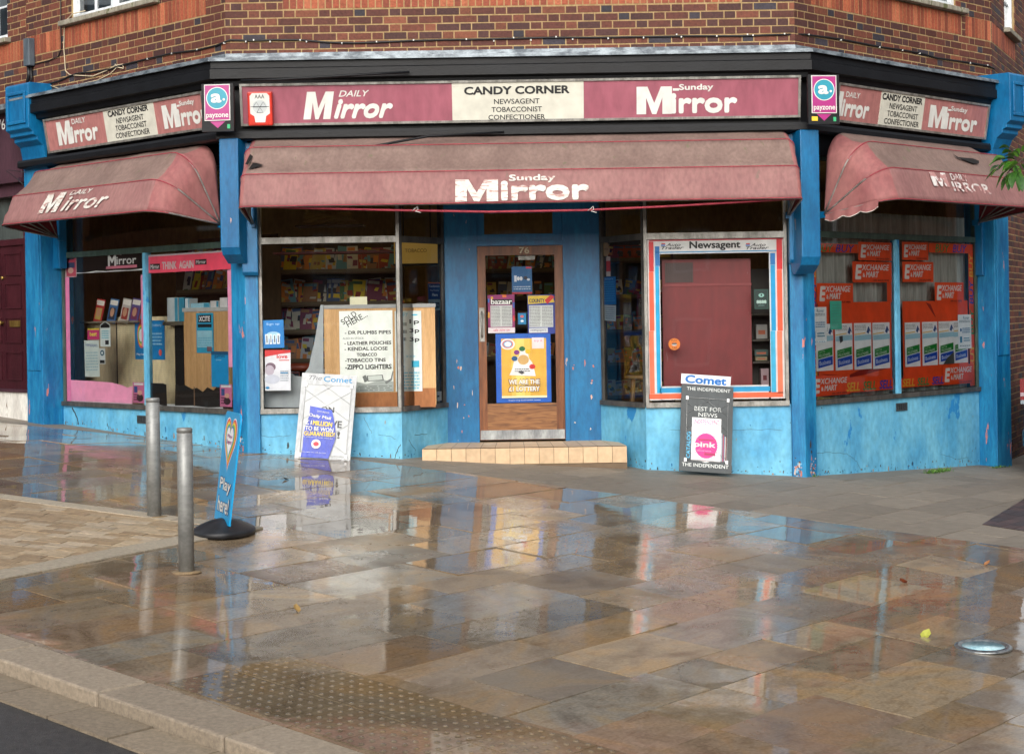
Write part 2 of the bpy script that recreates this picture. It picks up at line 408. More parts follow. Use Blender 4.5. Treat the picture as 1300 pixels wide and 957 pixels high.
def inb(poly): return all(-10.5 < p.x < 12 and p.y < 21.5 for p in poly)
def reg_wet(poly):
    if not inb(poly): return []
    poly = clip(poly, Q0, -QN)
    return clip(poly, D1*KP1, D1) if poly else []
def reg_dry(poly):
    if not inb(poly): return []
    return clip(poly, Q0, QN)
mb = build_slabs('pavement', (.32, .58), (.45, 1.15), reg_wet, WETS, tone_wet, 0, .0055, 3, (-18, 7), (4, 22))
solo('pavement', mb, None, None, kind='structure')
mb = build_slabs('pavement', (.385, .395), (.55, .62), reg_dry, DRY, lambda r: (lambda k: (.24*k, .21*k, .172*k))(r.uniform(.85, 1.12)), 0, .002, 5, (-18, 7), (4, 26))
solo('pavement', mb, None, None, kind='structure')
# sheet under the joints, then the road beyond the kerb, then ground out to the horizon
def sheet(name, mat, zf, xs, ys):
    vs = [Vector((x, y, zf(x, y))) for y in ys for x in xs]; nx = len(xs)
    fs = [(j*nx+i, j*nx+i+1, (j+1)*nx+i+1, (j+1)*nx+i) for j in range(len(ys)-1) for i in range(nx-1)]
    mb = MB(); mb.add(vs, fs, mat); return solo(name, mb, None, None, kind='structure')
def bedz(x, y):
    return gz(x, y)-(.006 if D1.dot(Vector((x, y))) > KP1+.1 else .35)
xs = [-16+.5*i for i in range(65)]; ys = [0+.5*i for i in range(47)]
# bedding strip polygon clipped to the pavement side of the kerb
mb = MB()
for j in range(0, 23):
    for i in range(-16, 16):
        poly = [Vector((i, j)), Vector((i+1, j)), Vector((i+1, j+1)), Vector((i, j+1))]
        poly = clip(poly, D1*(KP1+.02), D1)
        if len(poly) > 2: mb.quad([g3(p, -.014) for p in poly], BED)
solo('paving_bed', mb, None, None, kind='structure')
mb = MB()
for j in range(-6, 24):
    for i in range(-30, 16):
        poly = [Vector((i, j)), Vector((i+1, j)), Vector((i+1, j+1)), Vector((i, j+1))]
        poly = clip(poly, D1*(KP1-.1), -D1)
        if len(poly) > 2: mb.quad([g3(p, -.075) for p in poly], TAR)
solo('road', mb, None, None, kind='structure')
mb = MB()
G0 = -2.2; far = 260
mb.quad([Vector((-far, -far, G0)), Vector((far, -far, G0)), Vector((far, far, G0)), Vector((-far, far, G0))], TAR)
solo('ground', mb, None, None, kind='structure')
# kerb stones
r = random.Random(4)
mb = MB(); p2 = -12
while p2 < 7:
    l_ = r.uniform(.85, .95)
    poly = [D1*(KP1-.30)+D2*p2, D1*KP1+D2*p2, D1*KP1+D2*(p2+l_), D1*(KP1-.30)+D2*(p2+l_)]
    k = r.uniform(.9, 1.15); slab(mb, poly, KERB, (.30*k, .25*k, .19*k), .004, .002, r, thick=.12); p2 += l_
solo('kerb', mb, None, None, kind='structure', bevel=.012)
mb = MB(); p2 = -12
while p2 < 7:
    poly = [D1*(KP1-.56)+D2*p2, D1*(KP1-.305)+D2*p2, D1*(KP1-.305)+D2*(p2+.45), D1*(KP1-.56)+D2*(p2+.45)]
    k = r.uniform(.85, 1.1); slab(mb, poly, KERB, (.25*k, .205*k, .15*k), -.062, .003, r, thick=.02); p2 += .452
solo('gutter', mb, None, None, kind='structure')
# blister tactile paving by the dropped kerb
mb = MB(); TS = .4; t0 = v2(gpt(262, 856)); t20 = D2.dot(t0)
for i in range(9):
    for j in range(2):
        p1 = KP1+.03+j*TS; p2 = t20+i*TS
        poly = [D1*p1+D2*p2, D1*(p1+TS)+D2*p2, D1*(p1+TS)+D2*(p2+TS), D1*p1+D2*(p2+TS)]
        k = r.uniform(.9, 1.1); tn = (.175*k, .142*k, .10*k)
        slab(mb, poly, WET, tn, .006, .0015, r)
        for a in range(6):
            for b in range(6):
                c = D1*(p1+TS*(a+.5)/6)+D2*(p2+TS*(b+.5)/6); vs = []
                for rr_, h in ((.0145, .0), (.012, .0028), (.007, .004)):
                    for k2 in range(8):
                        an = math.pi*k2/4; vs.append(g3((c.x+rr_*math.cos(an), c.y+rr_*math.sin(an)), .006+h))
                fs = [(ri*8+k2, ri*8+(k2+1) % 8, (ri+1)*8+(k2+1) % 8, (ri+1)*8+k2) for ri in range(2) for k2 in range(8)]+[tuple(range(16, 24))]
                mb.add(vs, fs, WET, tn, True)
solo('tactile_paving', mb, None, None, kind='structure')
# tan sett crossover on the left with pale edging
def strip_setts(name, poly, mat, tones, sz, ang, dz, rs):
    r = random.Random(rs); c = sum(poly, Vector((0, 0)))/len(poly); u = Vector((math.cos(ang), math.sin(ang))); v = Vector((-u.y, u.x)); mb = MB()
    L = max((p-c).length for p in poly); j = -int(L/sz[1])-1
    mb.quad([g3(p, dz-.003) for p in poly], BED)
    while j*sz[1] < L:
        x = -L+r.uniform(-sz[0], 0)
        while x < L:
            w_ = sz[0]*r.uniform(.8, 1.25)
            pg = [c+u*x+v*j*sz[1], c+u*(x+w_)+v*j*sz[1], c+u*(x+w_)+v*(j+1)*sz[1], c+u*x+v*(j+1)*sz[1]]
            for k in range(len(poly)):
                a, b = poly[k], poly[(k+1) % len(poly)]; e = (b-a); nn = Vector((-e.y, e.x))
                if nn.dot(c-a) < 0: nn = -nn
                pg = clip(pg, a, nn)
                if not pg: break
            if pg:
                t = r.choice(tones); kk = r.uniform(.85, 1.15); slab(mb, pg, mat, tuple(q_*kk for q_ in t), dz, .004, r, gap=.003, thick=.01)
            x += w_
        j += 1
    return solo(name, mb, None, None, kind='structure')
c1, c2, c3 = v2(gpt(-170, 606)), v2(gpt(335, 671)), v2(gpt(-170, 770))
strip_setts('sett_paving', [c1, c2, c3], SETT, [(.38, .285, .18), (.42, .33, .22), (.34, .25, .155), (.44, .36, .26)], (.2, .1), R(-14), .006, 9)
def edge_strip(a, b, w_, dz):
    e = (b-a).normalized(); nn = Vector((-e.y, e.x)); mb = MB(); x = 0; L = (b-a).length
    while x < L:
        l_ = min(r.uniform(.5, .9), L-x)
        pg = [a+e*x, a+e*(x+l_), a+e*(x+l_)+nn*w_, a+e*x+nn*w_]
        k = r.uniform(.9, 1.1); slab(mb, pg, KERB, (.40*k, .35*k, .27*k), dz, .002, r, thick=.01); x += l_
    return solo('kerb', mb, None, None, kind='structure')
edge_strip(c1, c2, -.17, .010); edge_strip(c3, c2, .20, .010)
# dark brick patch at the right edge
d1, d2, d3, d4 = v2(gpt(1247, 666)), v2(gpt(1306, 630)), v2(gpt(1420, 640)), v2(gpt(1400, 690))
strip_setts('brick_paving', [d1, d2, d3, d4], SETT, [(.07, .05, .05), (.09, .06, .058), (.055, .045, .048)], (.21, .105), R(52), .006, 12)
# round recessed uplight
p = gpt(1248, 822); mb = MB()
up = Vector((.06, -.05, 1)).normalized()
mb.lathe(p+up*.002, [(.16, 0), (.16, .008), (.15, .013), (.125, .014), (.125, .006), (.12, .006)], paint('steel_ring', (120, 125, 128), (170, 172, 170), 20, .3, metal=.8), 36, up)
root = solo('ground_uplight', mb, 'round flush steel ground light set in the wet paving at the lower right', 'ground light')
mb = MB(); mb.lathe(p+up*.004, [(.118, 0), (.118, .006)], paint('lens_glass', (120, 175, 190), (190, 220, 225), 6, .08), 36, up)
part('lens', mb, root)
# fallen leaves
for x, y, c, s, lb in ((377, 775, (150, 120, 66), .04, 'small curled tan leaf lying on the wet slabs at the lower left'), (1175, 808, (170, 172, 70), .05, 'pale yellow-green leaf lying on the wet slabs left of the round ground light'),
                   (1147, 740, (130, 60, 30), .04, 'orange fallen leaf on the wet paving among the red reflections'), (1253, 717, (150, 100, 56), .03, 'tiny tan leaf on the wet paving above the round ground light'),
                   (362, 609, (25, 20, 15), .035, 'dark scrap of leaf on the wet slabs in front of the white news board')):
    p = gpt(x, y); mb = MB(); an = rnd.uniform(0, 6); F = PF(p+Vector((0, 0, .008)), (math.cos(an), math.sin(an), .3), (-math.sin(an), math.cos(an), .2))
    vs = [F.P(-s, 0, 0), F.P(-s*.3, s*.55, .008), F.P(s*.5, s*.5, .012), F.P(s, 0, .02), F.P(s*.4, -s*.5, .01), F.P(-s*.4, -s*.5, .006), F.P(0, 0, -.004)]
    mb.add(vs, [(0, 6, 1), (1, 6, 2), (2, 6, 3), (3, 6, 4), (4, 6, 5), (5, 6, 0)], flat(c, .6)); solo('fallen_leaf', mb, lb, 'leaf')

# ================================================================== SHOP BUILDING
BLUE = paint('blue_gloss', (0, 88, 136), (12, 110, 160), 5, .38, chips=(178, 150, 140), chip_thr=.69, stretch=(1, 1, .3), chip_scale=9)
BLUED = paint('blue_worn', (2, 94, 146), (34, 132, 178), 6, .45, chips=(190, 120, 110), chip_thr=.655, stretch=(1.2, 1.2, .25), chip_scale=10)
SKYB = paint('pale_blue_render', (80, 158, 198), (114, 186, 214), 2.2, .6, chips=(40, 130, 190), chip_thr=.63, stretch=(1, 1, .6), bump=.3, chip_scale=3)
BLK = paint('black_gloss', (4, 5, 8), (13, 15, 19), 6, .5, chips=(60, 65, 68), chip_thr=.74, stretch=(.6, .6, 1.2), spec=.3)
LEAD = paint('lead_flashing', (62, 70, 78), (136, 146, 152), 7, .45, stretch=(1, 1, 2), metal=.25)
ALU = paint('anodised_frame', (120, 118, 112), (168, 166, 160), 10, .4, metal=.5)
ALUD = paint('dark_frame', (62, 62, 60), (96, 94, 90), 10, .45, metal=.3)
MORT = paint('mortar', (150, 124, 84), (174, 148, 106), 20, .9, bump=.3)
BRICK = attr_mat('red_brick', .75, .6, 45)
GL = glass_mat()
BL_, BR_ = Vector((-2.70, 16.1, 0)), Vector((2.75, 16.1, 0))
LE, RE = Vector((-5.37, 18.77, 0)), Vector((5.395, 18.745, 0))
BFC, BFL, BFR = PF((0, 16.1, 0), (1, 0, 0)), PF(BL_, (q, -q, 0)), PF(BR_, (q, q, 0))
A65 = R(65); BF2 = PF(RE, (math.cos(A65), math.sin(A65), 0))
NL = PF(LE+Vector((.04, .04, 0)), (q, -q, 0))     # neighbour's wall, a negative
shop = thing('shop_building', 'brick corner newsagent shop with bright blue timber front under a black cornice', 'shop', (0, 16.2, 0))
def brick_tone(r):
    c = r.choice([(98, 54, 44)]*5+[(116, 64, 48)]*3+[(82, 50, 46)]*3+[(132, 76, 54)]+[(62, 56, 64)]); k = r.uniform(.62, .95); return tuple(v*k for v in lin(c))
def sold_tone(r): k = r.uniform(.75, 1.15); c = lin(r.choice([(162, 86, 58), (150, 76, 52), (172, 98, 68), (138, 70, 50)])); return tuple(v*k for v in c)
def cut(a0, a1, ivs):
    segs = [(a0, a1)]
    for i0, i1 in ivs:
        n = []
        for s0, s1 in segs:
            if i1 <= s0 or i0 >= s1: n.append((s0, s1)); continue
            if s0 < i0: n.append((s0, i0))
            if i1 < s1: n.append((i1, s1))
        segs = n
    return [s for s in segs if s[1]-s[0] > .012]
def brickwall(F, a0, a1, z0, z1, soldiers, holes, seed, zbase=3.94):
    r = random.Random(seed); mb = MB(); k = math.floor((z0-zbase)/.075)
    zz = sorted(set([z0, z1]+[h[2] for h in holes]+[h[3] for h in holes])); zz = [z for z in zz if z0 <= z <= z1]
    for i in range(len(zz)-1):
        for s0, s1 in cut(a0, a1, [(h[0], h[1]) for h in holes if h[2] <= zz[i] < h[3]]):
            mb.box(F, s0, s1, zz[i], zz[i+1], -.25, -.0035, MORT)
    while zbase+k*.075 < z1:
        b0 = zbase+k*.075; b1 = b0+.0625; x = a0-(.0 if k % 2 else .169); i = 0
        ivs = [(s[0], s[1]) for s in soldiers+holes if s[2] < b1-.01 and s[3] > b0+.01]
        while x < a1:
            L = .2130 if (i % 2 == 0) else .1005
            for s0, s1 in cut(max(x, a0), min(x+L, a1), ivs) if x+L > a0 else []:
                dd = r.uniform(-.002, .002); j = r.uniform(-.0015, .0015)
                if b0+j > z0-.04 and b1 <= z1+.08: mb.box(F, s0, s1, b0+j, b1+j, -.01, dd, BRICK, brick_tone(r), back=False)
            x += L+.012; i += 1
        k += 1
    for s in soldiers:
        x = s[0]+.004
        while x < s[1]-.02:
            mb.box(F, x, min(x+.0565, s[1]-.002), s[2]+.004, s[3]-.006, -.01, .001+r.uniform(-.001, .001), BRICK, sold_tone(r), back=False); x += .0685
    return mb
zS = 4.39; zT = zS+.225
def awin(F, x, y): return F.px(x, y)[0]
Lw = (awin(BFL, 90, 20), awin(BFL, 194, 10)); Rw = (awin(BFR, 1110, 5), awin(BFR, 1214, 10))
Ls = (awin(BFL, 81, 40), awin(BFL, 203, 20)); Rs = (awin(BFR, 1098, 5), awin(BFR, 1223, 20))
WZ = (zT+.06, 5.85); WT = 6.35
mbw = brickwall(BFC, BL_.x, BR_.x, 3.9, WT, [(-2.15, 2.25, zS, zT)], [(-1.0, 1.1, WZ[0], WZ[1]), (-1.1, 1.2, zT, WZ[0])], 1)
part('front_wall', mbw, shop)
LLen, RLen = (LE-BL_).length, (RE-BR_).length
mbw = brickwall(BFL, -LLen, 0, 3.9, WT, [(Ls[0]+.02, -.32, zS, zT), (-LLen+.02, Ls[0]-.06, zS, zT)], [(Lw[0], Lw[1], WZ[0], WZ[1]), (Ls[0], Ls[1], zT, WZ[0])], 2)
part('left_wall', mbw, shop)
mbw = brickwall(BFR, 0, RLen, 3.9, WT, [(.28, Rs[1]-.03, zS, zT), (Rs[1]+.04, RLen-.0, zS, zT)], [(Rw[0], Rw[1], WZ[0], WZ[1]), (Rs[0], Rs[1], zT, WZ[0])], 3)
part('right_wall', mbw, shop)
a2 = (BF2.px(1275, 20)[0], BF2.px(1293, 20)[0])
mbw = brickwall(BF2, 0, 4.2, -1.0, WT, [(.02, 1.75, zS, zT)], [(a2[0], a2[0]+.8, WZ[0], WZ[1]), (a2[0]-.06, a2[0]+.86, zT, WZ[0])], 4)
part('side_wall', mbw, shop)
WHITE = paint('white_window_paint', (205, 212, 216), (232, 236, 238), 8, .35)
SILL = paint('stone_sill', (122, 116, 102), (160, 154, 138), 14, .85, chips=(90, 92, 60), chip_thr=.6)
PANE = glass_mat('upstairs_glass', (.35, .40, .42), 2.2); NETC = paint('net_curtain', (120, 132, 140), (165, 174, 180), 20, .9, stretch=(6, 6, .3))
def upper_window(parent, F, a0, a1, s0, s1, n, z0=None, z1=None):
    z0 = z0 or WZ[0]; z1 = z1 or WZ[1]; mb = MB(); t = .055
    for x0, x1, y0, y1 in ((a0, a0+t, z0, z1), (a1-t, a1, z0, z1), (a0+t, a1-t, z0, z0+t), (a0+t, a1-t, z1-t, z1)): mb.box(F, x0, x1, y0, y1, -.12, -.03, WHITE)
    for i in range(1, n):
        x = a0+(a1-a0)*i/n; mb.box(F, x-.045, x+.045, z0+t, z1-t, -.11, -.035, WHITE)
    for i in range(n):
        x0 = a0+(a1-a0)*i/n+.06; x1 = a0+(a1-a0)*(i+1)/n-.06; xm = (x0+x1)/2
        mb.box(F, xm-.011, xm+.011, z0+t, z1-t, -.095, -.06, WHITE)
        for zq in (.33, .66):
            zz = z0+(z1-z0)*zq; mb.box(F, x0, xm-.012, zz-.011, zz+.011, -.095, -.06, WHITE); mb.box(F, xm+.012, x1, zz-.011, zz+.011, -.095, -.06, WHITE)
    wn = part('upper_window', mb, parent)
    mb = MB(); mb.rect(F, a0+t, a1-t, z0+t, z1-t, -.08, PANE); part('pane', mb, wn)
    mb = MB(); mb.rect(F, a0, a1, z0, z1, -.2, NETC); part('net_curtain', mb, wn)
    mb = MB(); mb.prism(PF(F.P(s0, 0, 0), F.v.cross(F.n) if False else F.u, F.v), [(0, zT+.004), (s1-s0, zT+.004), (s1-s0, WZ[0]), (0, WZ[0])], -.15, .075, SILL); part('sill', mb, wn, bevel=.01)
upper_window(shop, BFL, Lw[0], Lw[1], Ls[0], Ls[1], 2); upper_window(shop, BFR, Rw[0], Rw[1], Rs[0], Rs[1], 2)
upper_window(shop, BFC, -1.0, 1.1, -1.1, 1.2, 3); upper_window(shop, BF2, a2[0], a2[0]+.8, a2[0]-.06, a2[0]+.86, 1)
# roof slab over the brick walls
mb = MB(); roofplan = [(LE.x, LE.y), (BL_.x, BL_.y), (BR_.x, BR_.y), (RE.x, RE.y), (RE.x+1.77, RE.y+3.8), (LE.x, 22.6)]
mb.vprism(roofplan, WT, WT+.15, LEAD); part('roof', mb, shop)
# back walls so the place is closed
mb = MB(); mb.box(PF((0, 22.6, 0), (1, 0, 0)), LE.x, RE.x+1.77, -.8, WT, -.2, 0, MORT); mb.box(PF((LE.x, 0, 0), (0, -1, 0)), -22.6, -18.95, -.3, WT, -.1, .0, MORT); part('back_wall', mb, shop)
# cornice, lead flashing, fascia board
path = [LE+(LE-BL_).normalized()*-.08, BL_, BR_, RE+(BR_-RE).normalized()*.05]
mb = MB(); sweep(mb, path, [(.0, 3.86), (.25, 3.86), (.25, 3.80), (.265, 3.79), (.265, 3.70), (.20, 3.685), (.19, 3.64), (.15, 3.63), (.07, 3.62), (.07, 3.22), (.17, 3.215), (.18, 3.19), (.18, 3.145), (.15, 3.13), (.0, 3.13)], BLK)
part('cornice', mb, shop)
mb = MB(); sweep(mb, path, [(-.02, 3.975), (.004, 3.975), (.012, 3.93), (.285, 3.895), (.29, 3.862), (.27, 3.862), (.27, 3.866), (-.02, 3.866)], LEAD); part('lead_flashing', mb, shop)
# header board above the windows
spath = [CL+(LE-BL_).normalized()*3.75, CL, CR, CR+(RE-BR_).normalized()*3.72]
mb = MB(); sweep(mb, spath, [(-.2, 3.128), (.10, 3.128), (.10, 2.93), (-.06, 2.93), (-.2, 2.93)], BLK); part('header_board', mb, shop)
# stall risers
def wear(mb, F, a0, a1, d, n, cols, h, seed, wd=.02, zt=None, tall=(.5, 1, 1, 2.6)):
    rr = random.Random(seed)
    for k in range(n):
        a = rr.uniform(a0+wd, a1-wd); p = F.P(a, 0, d); zb = gz(p.x, p.y)+.004
        z = zb+abs(rr.gauss(0, h)) if zt is None else rr.uniform(zb, zt); w_, hh = rr.uniform(.3, 1)*wd, rr.uniform(.25, 1)*wd*rr.choice(tall); m_ = 9; ph = rr.uniform(0, 6); pts = []
        for i in range(m_):
            t = 2*math.pi*i/m_; q_ = rr.uniform(.45, 1.1); aa = min(max(a+w_*q_*math.cos(t+ph*0), a0+.002), a1-.002); pts.append(F.P(aa, max(z+hh*q_*math.sin(t), zb), d+.0008+k*.00002))
        mb.quad(pts, flat(rr.choice(cols), .7))
WEARR = [(56, 70, 74), (30, 110, 160), (150, 128, 104), (44, 52, 50), (96, 84, 66), (70, 140, 176)]; WEARP = [(190, 150, 136), (176, 110, 98), (84, 60, 44), (60, 44, 34), (120, 170, 200), (200, 180, 164)]
def riser(F, a0, a1, z0=-.75, z1=ZS-.02, lab=None):
    mb = MB(); mb.box(F, a0, a1, z0, z1, -.14, 0, SKYB); wear(mb, F, a0, a1, 0, int(26*(a1-a0)), WEARR, .035, int(abs(a0)*100)+3, .016); wear(mb, F, a0, a1, 0, int(7*(a1-a0)), WEARR, .3, int(abs(a0)*100)+9, .008, zt=ZS-.06); part('stall_riser', mb, shop, lab)
SA, SB = Vector((FC.px(510, 521)[0], 16.2, 0)), Vector((FC.px(568, 513)[0]*16.9/16.2, 16.9, 0))
SC_, SD = Vector((at(763, 512, 16.9).x, 16.9, 0)), Vector((FC.px(820, 515)[0], 16.2, 0))
FSL, FSR, FD = PF(SA, SB-SA), PF(SC_, SD-SC_), PF((0, 16.9, 0), (1, 0, 0))
LSL, LSR = (SB-SA).length, (SD-SC_).length
riser(FC, CL.x, SA.x); riser(FC, SD.x, CR.x); riser(FSL, 0, LSL); riser(FSR, 0, LSR); riser(FL, -3.75, 0); riser(FR, 0, 3.7)
# cracks in the render: fine dark lines standing 1 mm proud
CRK = flat((52, 60, 62))
def crack(F, pts, w_=.004):
    mb = MB(); rr = random.Random(len(pts)*7+int(pts[0][0]))
    P = [F.px(x, y) for x, y in pts]; dens = []
    for i in range(len(P)-1):
        for k in range(6):
            t = k/6; dens.append((P[i][0]+(P[i+1][0]-P[i][0])*t+rr.uniform(-.006, .006), P[i][1]+(P[i+1][1]-P[i][1])*t+rr.uniform(-.006, .006)))
    for i in range(len(dens)-1):
        (x0, y0), (x1, y1) = dens[i], dens[i+1]; L = math.hypot(x1-x0, y1-y0) or 1; nx, ny = -(y1-y0)/L*w_/2, (x1-x0)/L*w_/2
        mb.quad([F.P(x0-nx, y0-ny, .0012), F.P(x1-nx, y1-ny, .0012), F.P(x1+nx, y1+ny, .0012), F.P(x0+nx, y0+ny, .0012)], CRK)
    return mb
crk = crack(FC, [(499, 590), (504, 572), (509, 563)], .007)
for F, pts in ((FC, [(480, 552), (493, 553), (505, 558)]), (FC, [(330, 552), (345, 555), (375, 552)]), (FC, [(462, 530), (470, 545), (473, 552)]), (FR, [(1031, 576), (1050, 574), (1075, 576), (1088, 586), (1094, 598)]), (FR, [(1195, 576), (1215, 583), (1232, 580)]), (FL, [(92, 518), (98, 530), (100, 541)]), (FC, [(850, 546), (880, 545), (920, 547), (960, 545), (1000, 546)])):
    part('render_crack', crack(F, pts, .003 if pts[0][1] != 518 else .02), shop)
for x0, pts in ((0, [(519, 558), (530, 576)]), (0, [(526, 552), (545, 551)])):
    part('render_crack', crack(FSL, pts, .005), shop)
part('render_crack', crk, shop)
# air vents
VENT = flat((26, 28, 30), .6)
def vent(F, x0, y0, x1, y1):
    a0, a1, b0, b1 = F.rect(x0, y0, x1, y1); mb = MB(); t = .012
    mb.rect(F, a0, a1, b0, b1, .002, VENT); fr = flat((60, 66, 70), .5)
    for r_ in ((a0, a1, b0, b0+t), (a0, a1, b1-t, b1), (a0, a0+t, b0+t, b1-t), (a1-t, a1, b0+t, b1-t)): mb.box(F, *r_, .003, .012, fr)
    n = 5
    for i in range(1, n): x = a0+(a1-a0)*i/n; mb.box(F, x-.004, x+.004, b0+t, b1-t, .003, .010, fr)
    for i in range(1, 4): y = b0+(b1-b0)*i/4; mb.box(F, a0+t, a1-t, y-.003, y+.003, .0035, .009, fr)
    part('air_vent', mb, shop)
vent(FR, 1137, 512, 1151, 522); vent(FL, 175, 527, 187, 537)
# sills and shop window frames with glass
def swin(F, a0, a1, z0, z1, zt, mat, sillmat, mull=(), t=.03, label=None, transom=True):
    mb = MB()
    mb.box(F, a0, a1, z0-.035, z0+.012, -.06, .035, sillmat)
    mb.box(F, a0, a0+t, z0+.012, z1, -.05, .01, mat); mb.box(F, a1-t, a1, z0+.012, z1, -.05, .01, mat)
    mb.box(F, a0+t, a1-t, z1-t, z1, -.05, .01, mat)
    if transom: mb.box(F, a0+t, a1-t, zt-.03, zt+.03, -.05, .014, mat)
    for x, w_, m_ in mull: mb.box(F, x-w_/2, x+w_/2, z0+.012, zt-.03 if transom else z1-t, -.05, .02, m_)
    wn = part('shop_window', mb, shop, label)
    mb = MB(); mb.rect(F, a0+t*.5, a1-t*.5, z0, z1-t*.5, -.012, GL); part('pane', mb, wn)
    return wn
ztC = FC.px(400, 305)[1]; ztR = FC.px(900, 299)[1]; ztW = FL.px(190, 317)[1]; ztW2 = FR.px(1140, 301)[1]
swin(FC, FC.px(329, 400)[0], SA.x-.001, ZS, 2.93, ztC, ALU, ALU)
swin(FSL, .002, LSL-.03, ZS, 2.93, ztC, ALUD, ALUD)
swin(FC, SD.x+.001, FC.px(1000, 400)[0], ZS, 2.93, ztR, ALU, ALU)
swin(FSR, .03, LSR-.002, ZS, 2.93, ztR, ALUD, ALUD)
aL0 = FL.px(80, 420)[0]; aL1 = FL.px(302, 420)[0]; aLm = FL.px(186, 420)[0]
swin(FL, aL0, aL1, ZS-.01, 2.93, ztW, paint('green_dark_frame', (48, 66, 60), (70, 92, 84), 8, .5), ALUD, [(aLm, .055, SKYB)])
aR0 = FR.px(1029, 420)[0]; aR1 = FR.px(1241, 420)[0]; aRm = FR.px(1139, 420)[0]
swin(FR, aR0, aR1, ZS-.01, 2.93, ztW2, paint('green_dark_frame', (48, 66, 60), (70, 92, 84), 8, .5), ALUD, [(aRm, .06, SKYB)])
# corner posts (mitred), their projecting brackets
def corner_post(C, F1, F2, x1, x2, side):
    """plan: from F1 at px x1 round the corner to F2 at px x2"""
    d = .05; a = F1.px(x1, 450)[0]; b = F2.px(x2, 450)[0]
    mm = (F1.n+F2.n).normalized(); mm = mm/mm.dot(F1.n)
    P = [F1.P(a, 0, -.1), F1.P(a, 0, d), C+mm*d, F2.P(b, 0, d), F2.P(b, 0, -.1)]
    if x1 < x2: P = P
    mb = MB(); mb.vprism([(p.x, p.y) for p in P], -.75, 3.12, BLUED); wear(mb, F2, min(b, a+.05) if F2 is FC else .03, b, d, 34, WEARP, .10, 5, .018); wear(mb, F1, a, -.03 if F1 is FL else a+.1, d, 34, WEARP, .10, 7, .018); part('corner_post', mb, shop, bevel=.006)
corner_post(CL, FL, FC, 300, 330, -1); corner_post(CR, FC, FR, 1003, 1030, 1)
def fin(C, sgn, x0, x1, yt, yb, ych, d=.42):
    ang = R(11.5)*sgn; nn = Vector((math.sin(ang), -math.cos(ang), 0)); u = Vector((math.cos(ang), math.sin(ang), 0)); F = PF(C, u)
    a0 = F.px(x0, 250, d)[0]; a1 = F.px(x1, 250, d)[0]; z1 = F.px((x0+x1)/2, yt, d)[1]; z0 = F.px((x0+x1)/2, yb, d)[1]; zc = F.px((x0+x1)/2, ych, d)[1]
    S = PF(F.P(a1, 0, 0), F.n, (0, 0, 1))    # section plane: (outward, z)
    mb = MB(); prof = [(.04, z1), (.04, z0+.05), (.10, z0), (.16, z0), (.30, z0+.08), (d, zc), (d, z1)]
    vs = [F.P(a, z, dd) for a in (a0, a1) for dd, z in prof]; n = len(prof)
    mb.add(vs, [tuple(range(n)), tuple(range(2*n-1, n-1, -1))]+[(i, i+n, (i+1) % n+n, (i+1) % n) for i in range(n)], BLUE)
    mb.box(F, a0-.008, a1+.008, z0+.25, z1-.002, d*.35, d*.4, BLUE)
    part('bracket', mb, shop, bevel=.008)
fin(CL, -1, 279, 303, 176, 334, 314, .34); fin(CR, 1, 1017, 1041, 165, 347, 326, .34)
def small_bracket(F, x0, x1, yt, yb):
    a0 = F.px(x0, 300, .13)[0]; a1 = F.px(x1, 300, .13)[0]; z0 = F.px(x0, yb, .13)[1]; z1 = 3.12; mb = MB()
    S = [(.052, z1), (.052, z0), (.11, z0), (.14, z0+.03), (.14, z1)]; vs = [F.P(a, z, d) for a in (a0, a1) for d, z in S]; n = 5
    mb.add(vs, [tuple(range(n)), tuple(range(2*n-1, n-1, -1))]+[(i, i+n, (i+1) % n+n, (i+1) % n) for i in range(n)], BLUE)
    part('bracket', mb, shop, bevel=.006)
small_bracket(FC, 307, 327, 180, 350); small_bracket(FC, 1002, 1016, 180, 334)
# end pilasters with consoles
def pilaster(F, xf0, xf1, dp, xc0, xc1, dc, ytop, ybot, xin):
    a0 = F.px(xf0, 400, dp)[0]; a1 = F.px(xf1, 400, dp)[0]; mb = MB()
    mb.box(F, a0, a1, -.8, 3.15, -.15, dp, BLUED); mb.box(F, a0+.03, a1-.03, .9, 2.6, dp, dp+.012, BLUED)
    p_ = part('pilaster', mb, shop, bevel=.006)
    lo, hi = min(a0, a1), max(a0, a1)
    c0 = F.px(xc0, 150, dc)[0]; c1 = F.px(xc1, 150, dc)[0]; z1 = F.px(xc0, ytop, dc)[1]; z0 = F.px(xc0, ybot, dc)[1]; h = z1-z0
    prof = [(-.05, z1), (-.05, z0-.1), (.12+dp*.4, z0-.1), (dp+.02, z0), (dp+.03, z0+.12*h), (dc-.17, z0+.24*h), (dc-.10, z0+.30*h), (dc-.10, z0+.34*h), (dc-.05, z0+.36*h), (dc-.05, z0+.40*h), (dc, z0+.44*h), (dc, z1-.02), (dc-.02, z1)]
    mb = MB(); n = len(prof); vs = [F.P(a, z, d) for a in (c0, c1) for d, z in prof]
    mb.add(vs, [tuple(range(n)), tuple(range(2*n-1, n-1, -1))]+[(i, i+n, (i+1) % n+n, (i+1) % n) for i in range(n)], BLUE)
    zb, zt_ = z0+.50*h, z1-.10*h; w_ = c1-c0; t = .035
    for r_ in ((c0+.05, c1-.05, zt_-t, zt_), (c0+.05, c1-.05, zb, zb+t), (c0+.05, c0+.05+t, zb+t, zt_-t), (c1-.05-t, c1-.05, zb+t, zt_-t)): mb.box(F, *r_, dc, dc+.02, BLUE)
    part('console', mb, shop, bevel=.006)
pilaster(FL, 33, 53, .25, 7, 36, .47, 110, 212, 79)
pilaster(FR, 1264, 1282, .22, 1283, 1303, .47, 92, 200, 1243)
